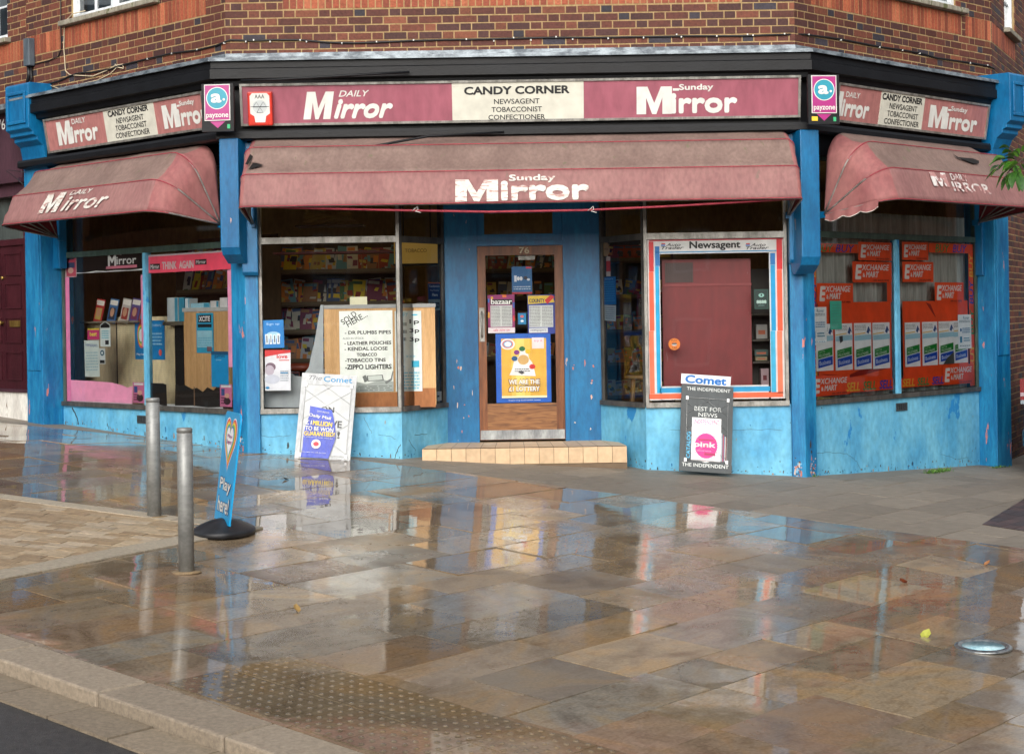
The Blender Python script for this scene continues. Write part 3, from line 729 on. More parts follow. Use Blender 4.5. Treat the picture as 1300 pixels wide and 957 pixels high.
# inner returns beside the end pilasters (narrow timber strip with rounded foot)
for F, x0, x1, yb in ((FL, 66, 79, 342), (FR, 1243, 1252, 350)):
    a0 = F.px(x0, 300, .06)[0]; a1 = F.px(x1, 300, .06)[0]; mb = MB(); z0 = F.px(x0, yb, .06)[1]; mb.box(F, a0, a1, z0, 3.1, 0.002, .10, BLUE); part('timber_strip', mb, shop, bevel=.01)
# door bay: panels, transom light, door
dx = lambda x, y=450: FD.px(x, y)[0]; dz = lambda y, x=660: FD.px(x, y)[1]
zd0 = .16
mb = MB()
dl, dr, dtz = dx(607.5), dx(716.5), dz(312)
mb.box(FD, dx(560), dl, zd0, 2.95, -.08, 0, BLUE); mb.box(FD, dr, dx(764), zd0, 2.95, -.08, 0, BLUE)
for A0, A1, sd_ in ((dx(572), dl-.05, 3), (dr+.05, dx(758), 4)):
    m0 = len(mb.v); wear(mb, FD, A0, A1, 0, 13, [(206, 186, 168), (190, 120, 96), (200, 170, 150)], .3, sd_, .012, zt=.95, tall=(1.5, 3, 4.5))
    for i in range(m0, len(mb.v)): mb.v[i].z = max(mb.v[i].z, zd0+.02)
tl, tr, tb, tt = dx(617), dx(704), dz(297), dz(270)
mb.box(FD, dl, dr, dtz, tb, -.08, 0, BLUE); mb.box(FD, dl, dr, tt, 2.95, -.08, 0, BLUE); mb.box(FD, dl, tl, tb, tt, -.08, 0, BLUE); mb.box(FD, tr, dr, tb, tt, -.08, 0, BLUE)
for a in (dl-.045, dr): mb.box(FD, a, a+.045, zd0, tt+.1, 0, .022, BLUE)
mb.box(FD, dl, dr, dtz+.002, dtz+.05, 0, .022, BLUE)
sur = part('door_surround', mb, shop)
mb = MB(); mb.rect(FD, tl, tr, tb, tt, -.05, GL); part('transom_pane', mb, sur)
# soffit of the door recess
mb = MB(); mb.vprism([(SA.x, SA.y), (SD.x, SD.y), (SC_.x, SC_.y), (SB.x, SB.y)], 2.95, 3.0, BLK); part('recess_soffit', mb, shop)
def wood():
    mt, nt, b = nodes_mat('varnished_wood'); tc = N(nt, 'ShaderNodeTexCoord'); mp = N(nt, 'ShaderNodeMapping'); mp.inputs['Scale'].default_value = (1, 1, 1)
    nt.links.new(tc.outputs['Object'], mp.inputs[0]); wv = N(nt, 'ShaderNodeTexNoise', i_Scale=7.0, i_Detail=8.0, i_Distortion=1.2)
    mp.inputs['Scale'].default_value = (.6, .6, 6); nt.links.new(mp.outputs[0], wv.inputs['Vector'])
    r_ = ramp(nt, wv.outputs[0], [(.3, lin((82, 50, 26))), (.5, lin((128, 84, 46))), (.7, lin((152, 106, 62)))])
    nt.links.new(r_.outputs[0], b.inputs['Base Color']); b.inputs['Roughness'].default_value = .4; return mt
WOOD = wood(); WOODV = paint('door_stile_wood', (96, 54, 26), (134, 80, 42), 6, .4, stretch=(5, 5, .4))
gl, gr, gt, gb = dx(618), dx(705.5), dz(324), dz(512)
mb = MB(); ds = .012; zb = zd0+.02
mb.box(FD, dl+.003, gl, zb, dtz-.003, -.06, ds, WOODV); mb.box(FD, gr, dr-.003, zb, dtz-.003, -.06, ds, WOODV)
mb.box(FD, gl, gr, gt, dtz-.003, -.06, ds, WOODV); mb.box(FD, gl, gr, zb, gb, -.06, ds-.002, WOOD)
door = part('shop_door', mb, shop)
mb = MB(); mb.rect(FD, gl, gr, gb, gt, -.02, GL); part('door_glass', mb, door)
mb = MB(); mb.box(FD, dl+.01, dr-.01, zb+.005, dz(545.5), ds, ds+.003, paint('kick_plate_steel', (130, 134, 136), (176, 180, 180), 8, .35, metal=.6)); part('kick_plate', mb, door)
mb = MB(); hx = dx(612.5); mb.box(FD, hx-.026, hx+.026, dz(433), dz(390), ds, ds+.006, ALU)
mb.tube([FD.P(hx, dz(427), ds+.006), FD.P(hx, dz(425), ds+.05), FD.P(hx, dz(410), ds+.055), FD.P(hx, dz(397), ds+.05), FD.P(hx, dz(395), ds+.006)], .010, ALU, 8); part('handle', mb, door)
mb = MB(); mb.text(FD, '76', dx(661), dx(674), dz(322), dz(314), ds+.003, flat((190, 180, 150)), .02); part('door_number', mb, door)
mb = MB(); mb.box(FD, dx(660), dx(681), dz(330), dz(325), -.10, -.03, ALU); part('door_closer', mb, door)
# tiled step
TILE = attr_mat('step_tile', .45, .15, 18, vary=.15); mb = MB(); rs = random.Random(6)
sx0, sx1 = FC.px(536, 580)[0], FC.px(796, 580)[0]; zst = FC.px(660, 567.5)[1]; nT = 14
GR = flat((110, 92, 72), .8)
FST = PF((0, 16.19, 0), (1, 0, 0))
mb.vprism([(sx0, 16.2), (sx1, 16.2), (SC_.x+.1, 16.9), (SB.x-.1, 16.9)], -.3, zst-.008, GR)
for i in range(nT):
    a, b = sx0+(sx1-sx0)*i/nT, sx0+(sx1-sx0)*(i+1)/nT; k = rs.uniform(.9, 1.08); t_ = tuple(v*k for v in lin((206, 176, 140)))
    mb.box(FST, a+.002, b-.002, zst-.16, zst-.006, -.02, .012, TILE, t_)
    mb.add([Vector((a+.002, 16.18, zst)), Vector((b-.002, 16.18, zst)), Vector(((b-.002)*.93+.0, 16.9, zst)), Vector(((a+.002)*.93, 16.9, zst))], [(0, 1, 2, 3)], TILE, t_)
mb.box(FST, sx0, sx1, -.3, zst-.163, -.03, .004, GR)
part('door_step', mb, shop)

# ---- interior
WALLI = paint('interior_wall', (176, 152, 100), (200, 176, 122), 3, .8); CEIL = paint('interior_ceiling', (188, 168, 112), (206, 188, 130), 3, .8); FLOORI = paint('interior_floor', (58, 44, 34), (82, 62, 46), 4, .5)
inn = [(-5.15, 18.95), (-2.6, 16.38), (SA.x-.02, 16.38), (SB.x-.06, 17.0), (SC_.x+.06, 17.0), (SD.x+.02, 16.38), (2.84, 16.38), (5.3, 18.86), (5.3, 21.2), (-5.15, 21.2)]
mb = MB(); mb.quad([Vector((x, y, .17)) for x, y in inn], FLOORI); part('shop_floor', mb, shop)
mb = MB(); mb.vprism(inn, 2.92, 2.97, CEIL); part('ceiling', mb, shop)
mb = MB()
for (x0, y0), (x1, y1) in ((inn[7], inn[8]), (inn[8], inn[9]), (inn[9], inn[0])): mb.quad([Vector((x0, y0, -.6)), Vector((x1, y1, -.6)), Vector((x1, y1, 2.95)), Vector((x0, y0, 2.95))], WALLI)
part('inner_wall', mb, shop)
mb = MB()
for F, z in ((FC, 2.97),): 
    for x in (-2.0, -1.45, 1.5, 2.1, 2.6): mb = MB(); mb.box(PF((x, 0, 0), (0, 1, 0)), 16.45, 21.1, 2.84, 2.92, -.03, .03, paint('ceiling_beam', (70, 40, 26), (90, 52, 34), 5, .6)); part('ceiling_beam', mb, shop)
# ================================================================== SIGNS
CREAM = flat((206, 204, 190), .35); MAR = paint('maroon_sign', (146, 80, 94), (158, 90, 104), 1.5, .35, bump=0); MARD = paint('maroon_sign_faded', (158, 104, 100), (174, 116, 112), 3, .5, bump=0)
BK = flat((24, 24, 26), .5); WH = flat((214, 214, 208), .5)
def bigM(mb, F, a0, a1, b0, b1, d, mat, shear=0.0):
    P = [(0, 0), (0, 1), (.31, 1), (.50, .40), (.69, 1), (1, 1), (1, 0), (.73, 0), (.73, .60), (.56, 0), (.44, 0), (.27, .60), (.27, 0)]
    mb.quad([F.P(a0+(a1-a0)*x*(1-shear*.3)+shear*.3*(a1-a0)*y, b0+(b1-b0)*y, d) for x, y in P][::-1], mat)
def logo(mb, F, rc, word, mat, d, shear=.25, bold=.07):
    a0, a1, b0, b1 = rc; W, H = a1-a0, b1-b0; dk = shear*.25*W*0
    bigM(mb, F, a0, a0+.35*W, b0, b0+(.97 if word == 'DAILY' else .93)*H, d, mat, shear*1.6)
    mb.text(F, 'irror', a0+.34*W, a1, b0, b0+.70*H, d, mat, bold, shear)
    if word == 'DAILY': mb.text(F, 'DAILY', a0+.40*W, a0+.74*W, b0+.78*H, b1, d, mat, .02, shear)
    else: mb.text(F, 'Sunday', a0+.42*W, a0+.76*W, b0+.74*H, b1, d, mat, .03, 0); mb.rect(F, a0+.36*W, a0+.42*W, b0+.78*H, b0+.86*H, d, mat)
def canted(F): 
    lo, hi = F.P(0, 3.235, .13), F.P(0, 3.65, .20); return PF(lo, F.u, hi-lo)
def fascia(F, outer, panels, logos, words, lb, face):
    r_ = thing('shop_sign', lb, 'shop sign', F.P((outer[0]+outer[1])/2, 0, .1))
    a0, a1, b0, b1 = outer; t = .022; mb = MB()
    mb.box(F, a0, a1, b0, b0+t, -.06, .02, ALU); mb.box(F, a0, a1, b1-t, b1, -.06, .02, ALU); mb.box(F, a0, a0+t, b0+t, b1-t, -.06, .02, ALU); mb.box(F, a1-t, a1, b0+t, b1-t, -.06, .02, ALU)
    part('frame', mb, r_)
    mb = MB(); mb.box(F, a0+t, a1-t, b0+t, b1-t, -.05, .004, face)
    mb.box(F, panels[0], panels[1], b0+t+.001, b1-t-.001, .004, .007, CREAM); part('face_panel', mb, r_)
    for rc, wd, sh in logos: mb = MB(); logo(mb, F, rc, wd, WH, .008, sh); part('logo_lettering', mb, r_)
    mb = MB()
    for tx, rc, bd in words: mb.text(F, tx, *rc, .009, BK, bd)
    part('lettering', mb, r_)
SFC, SFL, SFR = canted(BFC), canted(BFL), canted(BFR)
def words4(F, xs, l):
    out = []
    for i, tx in enumerate(('CANDY CORNER', 'NEWSAGENT', 'TOBACCONIST', 'CONFECTIONER')):
        x0, y0, x1, y1 = l[i]; out.append((tx, F.rect(x0, y0, x1, y1), .05 if i == 0 else .015))
    return out
fascia(SFC, SFC.rect(304, 107, 1016, 160.5), (SFC.px(574, 130)[0], SFC.px(741, 130)[0]),
       [(SFC.rect(384, 116, 499, 152), 'DAILY', .3), (SFC.rect(808, 108, 936, 145.5), 'Sunday', 0)],
       words4(SFC, 0, [(589, 110.5, 723, 121), (627, 126, 685, 132.6), (624, 136.2, 688, 142.8), (620, 146.2, 692, 152.4)]), 'long maroon newspaper fascia sign with CANDY CORNER on a cream panel over the door', MAR)
fascia(SFL, SFL.rect(56, 152, 261, 196, yr=140), (SFL.px(134, 160)[0], SFL.px(198, 150)[0]),
       [(SFL.rect(71, 155, 126, 186), 'DAILY', .05), (SFL.rect(205, 132.5, 264, 165), 'Sunday', 0)],
       words4(SFL, 0, [(137, 141.5, 190, 149.5), (148, 150.5, 184, 157.5), (147, 160, 188, 167), (147.5, 169.5, 192, 176.5)]), 'faded maroon newspaper sign over the left window of the shop', MARD)
fascia(SFR, SFR.rect(1064, 104.5, 1252, 155, yr=160), (SFR.px(1116, 140)[0], SFR.px(1172, 140)[0]),
       [(SFR.rect(1052, 113, 1104, 146), 'DAILY', .1), (SFR.rect(1181, 131, 1241, 162), 'Sunday', 0)],
       words4(SFR, 0, [(1120, 118, 1171, 126.5), (1129, 130.7, 1164, 138), (1126, 140.3, 1165, 147.5), (1122, 149.7, 1166, 157)]), 'faded maroon newspaper sign over the right window of the shop', MARD)
# payment signs standing out at the fascia corners
def pay(x0, y0, x1, y1, lb, side, Y=15.74):
    p_ = at((x0+x1)/2, (y0+y1)/2, Y); F = PF((p_.x, p_.y, 0), (1, side*.12, 0)); a0, a1, b0, b1 = F.rect(x0, y0, x1, y1); r_ = thing('payment_sign', lb, 'payment sign', F.P((a0+a1)/2, b0, 0)); W, H = a1-a0, b1-b0
    mb = MB(); mb.box(F, a0-.03, a1+.03, b0-.10, b1+.01, -.05, -.012, BLK); mb.tube([F.P(a0+W/2, b0+H*.5, -.05), F.P(a0+W/2, b0+H*.5, -.34)], .02, BLK); part('backing', mb, r_)
    mb = MB(); mb.box(F, a0, a1, b0, b1, -.012, 0, WH); mb.box(F, a0+.008, a1-.008, b0+.008, b1-.008, 0, .002, flat((160, 10, 112), .3))
    ca, cb, rr = (a0+a1)/2, b0+H*.62, W*.39
    mb.disc(F, ca, cb, rr*1.08, rr*1.08, .003, WH, 36); mb.disc(F, ca, cb, rr, rr, .0036, flat((0, 138, 160), .3), 36)
    mb.text(F, 'a', ca-rr*.62, ca+rr*.45, cb-rr*.45, cb+rr*.45, .0046, WH, .07); mb.disc(F, ca+rr*.68, cb-rr*.15, rr*.12, rr*.12, .0046, WH, 16)
    mb.text(F, 'payzone', a0+W*.07, a1-W*.07, b0+H*.045, b0+H*.19, .0046, WH, .02)
    mb.quad([F.P(ca-W*.3, b0-.006, -.008), F.P(ca, b0-.07, -.008), F.P(ca+W*.3, b0-.006, -.008)], flat((160, 10, 112), .3))
    mb.rect(F, a1-W*.13, a1-.005, b0-.075, b0-.035, -.008, flat((40, 170, 110))); 
    if side > 0: mb.rect(F, a0+.0, a0+W*.24, b0-.07, b0-.03, -.008, flat((230, 190, 40)))
    part('face', mb, r_)
pay(259, 108, 292, 154, 'magenta and teal PAYZONE sign at the left corner of the fascia', -1)
pay(1030, 96, 1062, 144, 'magenta and teal PAYZONE sign at the right corner of the fascia', 1)
# alarm box on the centre sign
F = SFC; a0, a1, b0, b1 = F.rect(314, 117, 346, 160, .06); r_ = thing('alarm_box', 'red burglar alarm box with a white AAA shield, on the long centre sign', 'alarm box', F.P(a0, b0, 0))
mb = MB(); mb.box(F, a0, a1, b0, b1, .003, .085, paint('alarm_red', (186, 40, 30), (206, 56, 40), 6, .35)); part('case', mb, r_, bevel=.012)
mb = MB(); W, H = a1-a0, b1-b0
mb.quad([F.P(a0+x*W, b0+y*H, .0865) for x, y in ((.3, .1), (.7, .1), (.74, .28), (.9, .36), (.9, .88), (.8, .96), (.2, .96), (.1, .88), (.1, .36), (.26, .28))], WH)
mb.text(F, 'AAA', a0+.3*W, a0+.7*W, b0+.8*H, b0+.92*H, .0872, BK, .01)
mb.disc(F, a0+.5*W, b0+.56*H, .3*W, .2*H, .0872, flat((190, 196, 196)))
for dx_, dy_ in ((-.14, .02), (.14, .02), (0, -.14)):
    cx, cy = a0+(.5+dx_)*W, b0+(.58+dy_)*H
    tri = [F.P(cx-.13*W, cy-.05*H, .088), F.P(cx+.13*W, cy-.05*H, .088), F.P(cx, cy+.10*H, .088)]
    mb.tube(tri+[tri[0]], .0022, BK, 4)
mb.rect(F, a0+.12*W, a0+.88*W, b0+.555*H, b0+.57*H, .0878, BK)
part('shield_label', mb, r_)

# ================================================================== AWNINGS
FAB1 = paint('awning_cloth_grimy', (114, 92, 84), (130, 107, 98), 1.7, .75, chips=(106, 98, 78), chip_thr=.66, stretch=(2.4, 2.4, .5), bump=.2, chip_scale=5)
FAB2 = paint('awning_cloth_pink', (134, 92, 90), (145, 104, 100), 1.6, .75, chips=(120, 96, 88), chip_thr=.68, stretch=(2.2, 2.2, .5), bump=.2, chip_scale=6)
FABR = paint('awning_cloth_end', (138, 82, 82), (154, 100, 96), 2.6, .75, stretch=(1, 1, .5), bump=.2)
FABI = paint('awning_cloth_inside', (96, 22, 32), (120, 30, 40), 3, .8)
PIPE = paint('awning_piping', (140, 34, 54), (168, 56, 70), 12, .6)
HOOPM = paint('hoop_metal', (120, 116, 112), (160, 156, 150), 9, .4, metal=.4)
def awning(F, aL, aR, zp, dp, hoops, rcs, lb, seed, sag=.03):
    """hoops: (angle deg, reach) from the front bar up to the wall"""
    r_ = thing('awning', lb, 'awning', F.P((aL+aR)/2, zp, dp)); rr = random.Random(seed)
    def path(phi, Rr, rc, n=10, m=26, sg=0, j=0):
        pts = []; c, s = math.cos(phi), math.sin(phi)
        raw = [(aL, Rr*t) for t in (0, .25, .5, .75)] if True else []
        rc = min(rc, Rr*.9); raw = [(aL, (Rr-rc)*t) for t in (0, .33, .66, 1.0)]
        for k in range(1, n): t = math.pi/2*k/n; raw.append((aL+rc-rc*math.cos(t), Rr-rc+rc*math.sin(t)))
        for k in range(m+1): raw.append((aL+rc+(aR-aL-2*rc)*k/m, Rr))
        for k in range(n-1, 0, -1): t = math.pi/2*k/n; raw.append((aR-rc+rc*math.cos(t), Rr-rc+rc*math.sin(t)))
        raw += [(aR, (Rr-rc)*t) for t in (1.0, .66, .33, 0)]
        for a, r2 in raw:
            r3 = r2*(1-sg)+j*noise.noise(Vector((a*1.7, phi*4, seed)))*min(1, r2)
            pts.append(F.P(a, zp+r3*s, dp+r3*c))
        return pts
    for i in range(len(hoops)-1):
        (p0, r0), (p1, r1) = hoops[i], hoops[i+1]; K = 6; rows = []
        for k in range(K+1):
            t = k/K; sg = sag*math.sin(math.pi*t)*(0 if i == 0 else 1)
            A_, B_ = path(R(p0), r0, rcs[i]), path(R(p1), r1, rcs[i+1]); row = []
            piv = F.P(0, zp, dp)
            for q1, q2 in zip(A_, B_):
                c_ = q1.lerp(q2, t); ax = c_-F.u*(c_-piv).dot(F.u); ax = F.P((c_-F.O).dot(F.u), zp, dp)
                wob = 1-sg*(.6 if i == 0 else 1)+.03*math.sin(math.pi*t)*noise.noise(Vector((c_.x*3, c_.y*3, seed+i)))
                ae = (c_-F.O).dot(F.u); ed = min(ae-aL, aR-ae); wob += .035*math.exp(-max(ed-.1, 0)/.22)*math.sin(math.pi*t)*noise.noise(Vector((ae*14+t*9, t*3, seed))); row.append(ax.lerp(c_, wob))
            rows.append(row)
        mb = MB(); n = len(rows[0]); vs = [v for row in rows for v in row]
        mat = FAB2 if i == 0 else FAB1; ends = 11
        for k in range(K):
            for x in range(n-1):
                mb_mat = FABR if (x < ends or x > n-2-ends) else mat
                mb.f.append([k*n+x, k*n+x+1, (k+1)*n+x+1, (k+1)*n+x]); mb.m.append(mb.mi(mb_mat)); mb.t.append((1, 1, 1)); mb.sm.append(True)
        mb.v = vs; nm = len(mb.mats); mb.mats.append(FABI)
        o = part('valance' if i == 0 else 'canopy', mb, r_)
        so_ = o.modifiers.new('thickness', 'SOLIDIFY'); so_.thickness = .003; so_.offset = -1; so_.material_offset = nm
    for i, (p, Rr) in enumerate(hoops[:-1]):
        mb = MB(); mb.tube(path(R(p), Rr+.002, rcs[i]), .0045, PIPE, 6); part('piping', mb, r_)
        mb = MB(); mb.tube(path(R(p), Rr-.014, rcs[i]), .009, HOOPM, 6); part('hoop', mb, r_)
    for a in (aL+.02, aR-.02):
        mb = MB()
        for p, Rr in ((hoops[0][0]+7, hoops[0][1]), (hoops[0][0]+14, hoops[0][1])): mb.tube([F.P(a, zp, dp), F.P(a, zp+(Rr-rcs[0])*.9*math.sin(R(p)), dp+(Rr-rcs[0])*.9*math.cos(R(p)))], .008, HOOPM, 6)
        mb.box(F, a-.02, a+.02, zp-.03, zp+.03, dp-.06, dp+.01, BLUE)
        part('folding_arm', mb, r_)
    b_, t_ = F.P(0, zp+hoops[0][1]*math.sin(R(hoops[0][0])), dp+hoops[0][1]*math.cos(R(hoops[0][0]))), F.P(0, zp+hoops[1][1]*math.sin(R(hoops[1][0])), dp+hoops[1][1]*math.cos(R(hoops[1][0])))
    return r_, PF(b_, F.u, t_-b_)
HO = [(9, .75), (34, .75), (62, .78), (86, .80)]
zpv = 2.34
aw1, V1 = awning(FC, FC.px(303, 262, .9)[0], FC.px(1019, 258, .9)[0], zpv, .18, HO, [.05, .07, .09, .09], 'long faded pink awning over the shop door lettered Sunday Mirror, torn at its left end', 5)
def dirtywhite(): return paint('worn_white_print', (196, 190, 180), (218, 214, 206), 4, .6, chips=(168, 132, 124), chip_thr=.56, stretch=(1, 1, 6), bump=0, chip_scale=7)
DW = dirtywhite(); DW2 = paint('very_worn_white_print', (206, 196, 190), (236, 232, 228), 4, .6, chips=(180, 132, 128), chip_thr=.50, stretch=(1, 1, 2), bump=0, chip_scale=9)
mb = MB(); a0, a1, b0, b1 = V1.rect(578, 229, 748, 257); W = a1-a0
bigM(mb, V1, a0, a0+.32*W, b0, b1, .010, DW); mb.text(V1, 'irror', a0+.34*W, a1, b0, b0+(b1-b0)*.92, .010, DW, .09)
mb.text(V1, 'Sunday', *V1.rect(646, 222.5, 705, 233), .010, DW, .035); part('lettering', mb, aw1)
wz = zpv+.01
aw2, V2 = awning(FL, FL.px(66, 304, .25)[0], FL.px(281, 283, .08)[0]+.13, wz, .18, HO, [.22, .24, .26, .26], 'faded pink awning lettered Daily Mirror over the left window, red at its right end', 8)
mb = MB(); logo(mb, V2, V2.rect(57, 247, 141, 271, yr=246), 'DAILY', DW, .010, .45, .03); part('lettering', mb, aw2)
aw3, V3 = awning(FR, FR.px(1044, 283, .08)[0]-.11, FR.px(1250, 288, .25)[0], wz, .18, HO, [.24, .26, .28, .28], 'faded pink awning over the right window with worn half-missing lettering and a scalloped left end', 11)
mb = MB(); bigM(mb, V3, *V3.rect(1178, 218.5, 1201, 236), .010, DW2); mb.text(V3, 'DAILY', *V3.rect(1204, 220.5, 1226, 229), .010, DW2, .03); mb.text(V3, 'IRROR', *V3.rect(1206, 231, 1254, 243), .010, DW2, .04); part('lettering', mb, aw3)
# torn hole flap on the centre awning, slit on the right one: dark openings with a cloth flap
mb = MB(); h2 = [HO[1], HO[2]]
def on_band(F, x, y, zp, dp, i):
    (p0, r0), (p1, r1) = HO[i], HO[i+1]; lo = F.P(0, zp+r0*math.sin(R(p0)), dp+r0*math.cos(R(p0))); hi = F.P(0, zp+r1*math.sin(R(p1)), dp+r1*math.cos(R(p1))); return PF(lo, F.u, hi-lo)
B1 = on_band(FC, 0, 0, zpv, .18, 1); TD = flat((16, 10, 10), .9)
pts = [(313, 210), (314, 198), (320, 195), (322, 201), (326, 202), (332, 206), (328, 211), (320, 213), (316, 211), (316, 207)]
for pts in ([(311, 207), (317, 194), (321, 197), (314, 208)], [(315, 213.5), (321, 205), (334, 208.5)]):
    mb.quad([B1.P(*B1.px(x, y, .02), .004) for x, y in pts], TD)
mb.quad([B1.P(*B1.px(x, y, .02), .012) for x, y in [(319, 205), (322, 197), (334, 207.5)]], FAB1); part('tear', mb, aw1)
B3 = on_band(FR, 0, 0, wz, .18, 1); mb = MB()
mb.quad([B3.P(*B3.px(x, y, .02), .006) for x, y in [(1211, 194.5), (1218, 198.5), (1236, 200), (1244, 203), (1244, 206), (1237, 206.5), (1226, 202.5), (1216, 199)]], TD); part('tear', mb, aw3)
# scalloped loose hem at the left end of the right awning
mb = MB(); n = 40; aS = FR.px(1044, 283, .08)[0]-.11; ph = R(HO[0][0]); top = []; bot = []
for k in range(n+1):
    t = k/n; rr_ = .02+t*.60; z = wz+rr_*math.sin(ph); dpt = .18+rr_*math.cos(ph)
    wv = .012*math.sin(t*22)
    top.append(FR.P(aS-.006, z+.012, dpt)); bot.append(FR.P(aS-.02+wv, z-.055-.03*abs(math.sin(t*9.5))*1.0, dpt))
mb.add(top+bot, [(k, k+1, n+1+k+1, n+1+k) for k in range(n)], FABR, smooth=True); mb.tube(bot, .004, DW, 5); part('scalloped_hem', mb, aw3)
# white ties hanging off the front bar
for x in (530, 753):
    p = at(x, 262, 15.33); mb = MB(); mb.tube([p, p+Vector((.005, -.01, -.03)), p+Vector((-.02, -.01, -.045)), p+Vector((.03, -.02, -.06))], .0035, WH, 5)
    mb.tube([p, p+Vector((-.02, -.01, -.02)), p+Vector((-.05, 0, -.04))], .003, WH, 5); part('tie', mb, aw1)
# slack rope-like hem line under the centre awning
mb = MB(); mb.tube([at(x, y, 15.34) for x, y in ((316, 262), (400, 264.5), (500, 267), (620, 269), (740, 267), (850, 262), (950, 256), (1015, 252))], .011, PIPE, 6); part('hem_tube', mb, aw1)
# loose black pole lying across the sign bottom, and the bar along its top
mb = MB(); mb.tube([at(455, 190, 15.66), at(500, 181, 15.72), at(545, 173, 15.78), at(640, 168, 15.80)], .012, BLK, 8); mb.tube([at(306, 103, 15.74), at(360, 101, 15.74), at(460, 95, 15.76), at(520, 92, 15.78)], .012, BLK, 8)
solo('awning_pole', mb, 'black awning pole lying loose along the edge of the centre sign', 'pole')

# ================================================================== CABLES AND BOXES ON THE BRICKWORK
CAB = flat((22, 20, 20), .5); CABW = flat((196, 180, 150), .5)
def wallpts(F, pts, d=.012): return [F.P(*F.px(x, y, d), d) for x, y in pts]
mb = MB(); pts = wallpts(BFL, [(60, 107), (75, 103), (88, 97), (100, 93), (118, 92), (140, 88), (155, 83), (187, 75), (218, 68), (250, 64), (275, 58), (287, 53)])
pts += wallpts(BFC, [(292, 51), (320, 52), (345, 51), (380, 51), (415, 54), (450, 55), (480, 54), (520, 52), (560, 51), (620, 50), (700, 48), (760, 48), (820, 47), (880, 46), (940, 46), (1000, 44)])
pts += wallpts(BFR, [(1022, 44), (1067, 50), (1118, 60), (1147, 64), (1170, 68), (1190, 74), (1232, 80), (1255, 84), (1263, 88)]); mb.tube(pts, .009, CAB, 6)
cab = solo('wall_cable', mb, 'black cable clipped along the bricks above the cornice', 'cable')
mb = MB()
for F, L in ((BFL, [(187, 75), (218, 68), (250, 63), (284, 55)]), (BFC, [(312, 53), (322, 51), (343, 53), (381, 51), (389, 53), (434, 55), (478, 53), (525, 51), (592, 50), (627, 52), (652, 48), (674, 51), (706, 47), (727, 50), (772, 49), (817, 48), (859, 44), (865, 47), (910, 46), (949, 44), (956, 45), (996, 43)]), (BFR, [(1027, 44), (1068, 51), (1117, 60), (1146, 64), (1168, 68), (1232, 80), (1254, 83)])):
    for x, y in L: a, b = F.px(x, y, .02); mb = MB(); mb.box(F, a-.006, a+.006, b-.008, b+.006, .004, .024, WH); part('cable_clip', mb, cab)
mb = MB(); mb.tube(wallpts(BFL, [(108, 14), (92, 18), (82, 28), (81, 60), (83, 90), (88, 95), (96, 96), (118, 97), (135, 90), (148, 83), (156, 82), (157, 87), (150, 86), (146, 82)]), .006, CABW, 6); mb.tube(wallpts(BFL, [(150, 84), (140, 94), (124, 102), (100, 108), (75, 113), (62, 108)]), .005, CABW, 6)
solo('wall_cable', mb, 'loose cream cable hanging down the bricks under the left upstairs window', 'cable')
mb = MB(); mb.tube(wallpts(BFL, [(77, -30), (77, 30), (78, 62), (74, 72), (60, 78), (42, 82)]), .006, CAB, 6); solo('wall_cable', mb, 'thin black wire running down the bricks to the grey box at the far left', 'cable')
F = BFL; a0, a1, b0, b1 = F.rect(31, 50, 38.5, 85, .06); mb = MB(); mb.box(F, a0, a1, b0, b1, .003, .08, paint('grey_box', (66, 76, 84), (86, 96, 104), 9, .5)); 
bx_ = solo('junction_box', mb, 'tall grey cable box on the brick corner above the left console', 'cable box', bevel=.008)
mb = MB(); mb.tube(wallpts(BFL, [(36, 85), (37, 95), (34, 108)], .04), .02, CAB, 8); mb.tube(wallpts(BFL, [(39, 85), (40, 100), (38, 110)], .03), .012, CAB, 8); part('cable_bundle', mb, bx_)

# ================================================================== NEIGHBOUR ON THE LEFT
PUR = paint('aubergine_paint', (58, 34, 44), (74, 46, 56), 4, .4); DKR = paint('door_maroon', (52, 18, 26), (66, 26, 34), 4, .3); GREYW = paint('fanlight_glass', (60, 68, 66), (82, 90, 88), 3, .15)
nb = thing('neighbour_building', 'brick building next door with an aubergine fascia and a dark maroon panelled door', 'building', NL.P(-1.5, 0, 0))
mbw = brickwall(NL, -4.5, -.05, 3.86, WT, [(-4.5, -.07, zS, zT)], [(-1.95, NL.px(9.5, 30)[0], WZ[0], WZ[1]), (-2.0, NL.px(13, 30)[0], zT, WZ[0])], 21); part('brick_wall', mbw, nb)
upper_window(nb, NL, -1.95, NL.px(9.5, 30)[0], -2.0, NL.px(13, 30)[0], 2)
mb = MB(); mb.box(NL, -4.5, -.02, 3.80, 3.86, 0, .3, LEAD); mb.box(NL, -4.5, -.02, 3.05, 3.80, -.05, .12, PUR); mb.box(NL, -4.5, -.02, 3.0, 3.05, -.05, .17, PUR); mb.box(NL, -4.5, -.02, 2.86, 3.0, -.05, .08, PUR); part('fascia', mb, nb)
mb = MB(); a, b = NL.px(5.5, 158, .125); mb.text(NL, '76', a-.16, a+.02, b-.06, b+.06, .125, WH, .01); part('house_number', mb, nb)
nx0, nx1 = NL.px(-26, 400)[0], NL.px(31, 400)[0]; zf = NL.px(20, 494)[1]; zd = NL.px(10, 312)[1]
mb = MB(); mb.box(NL, nx0, nx1, zf, zd, -.08, -.03, DKR); wdd = nx1-nx0
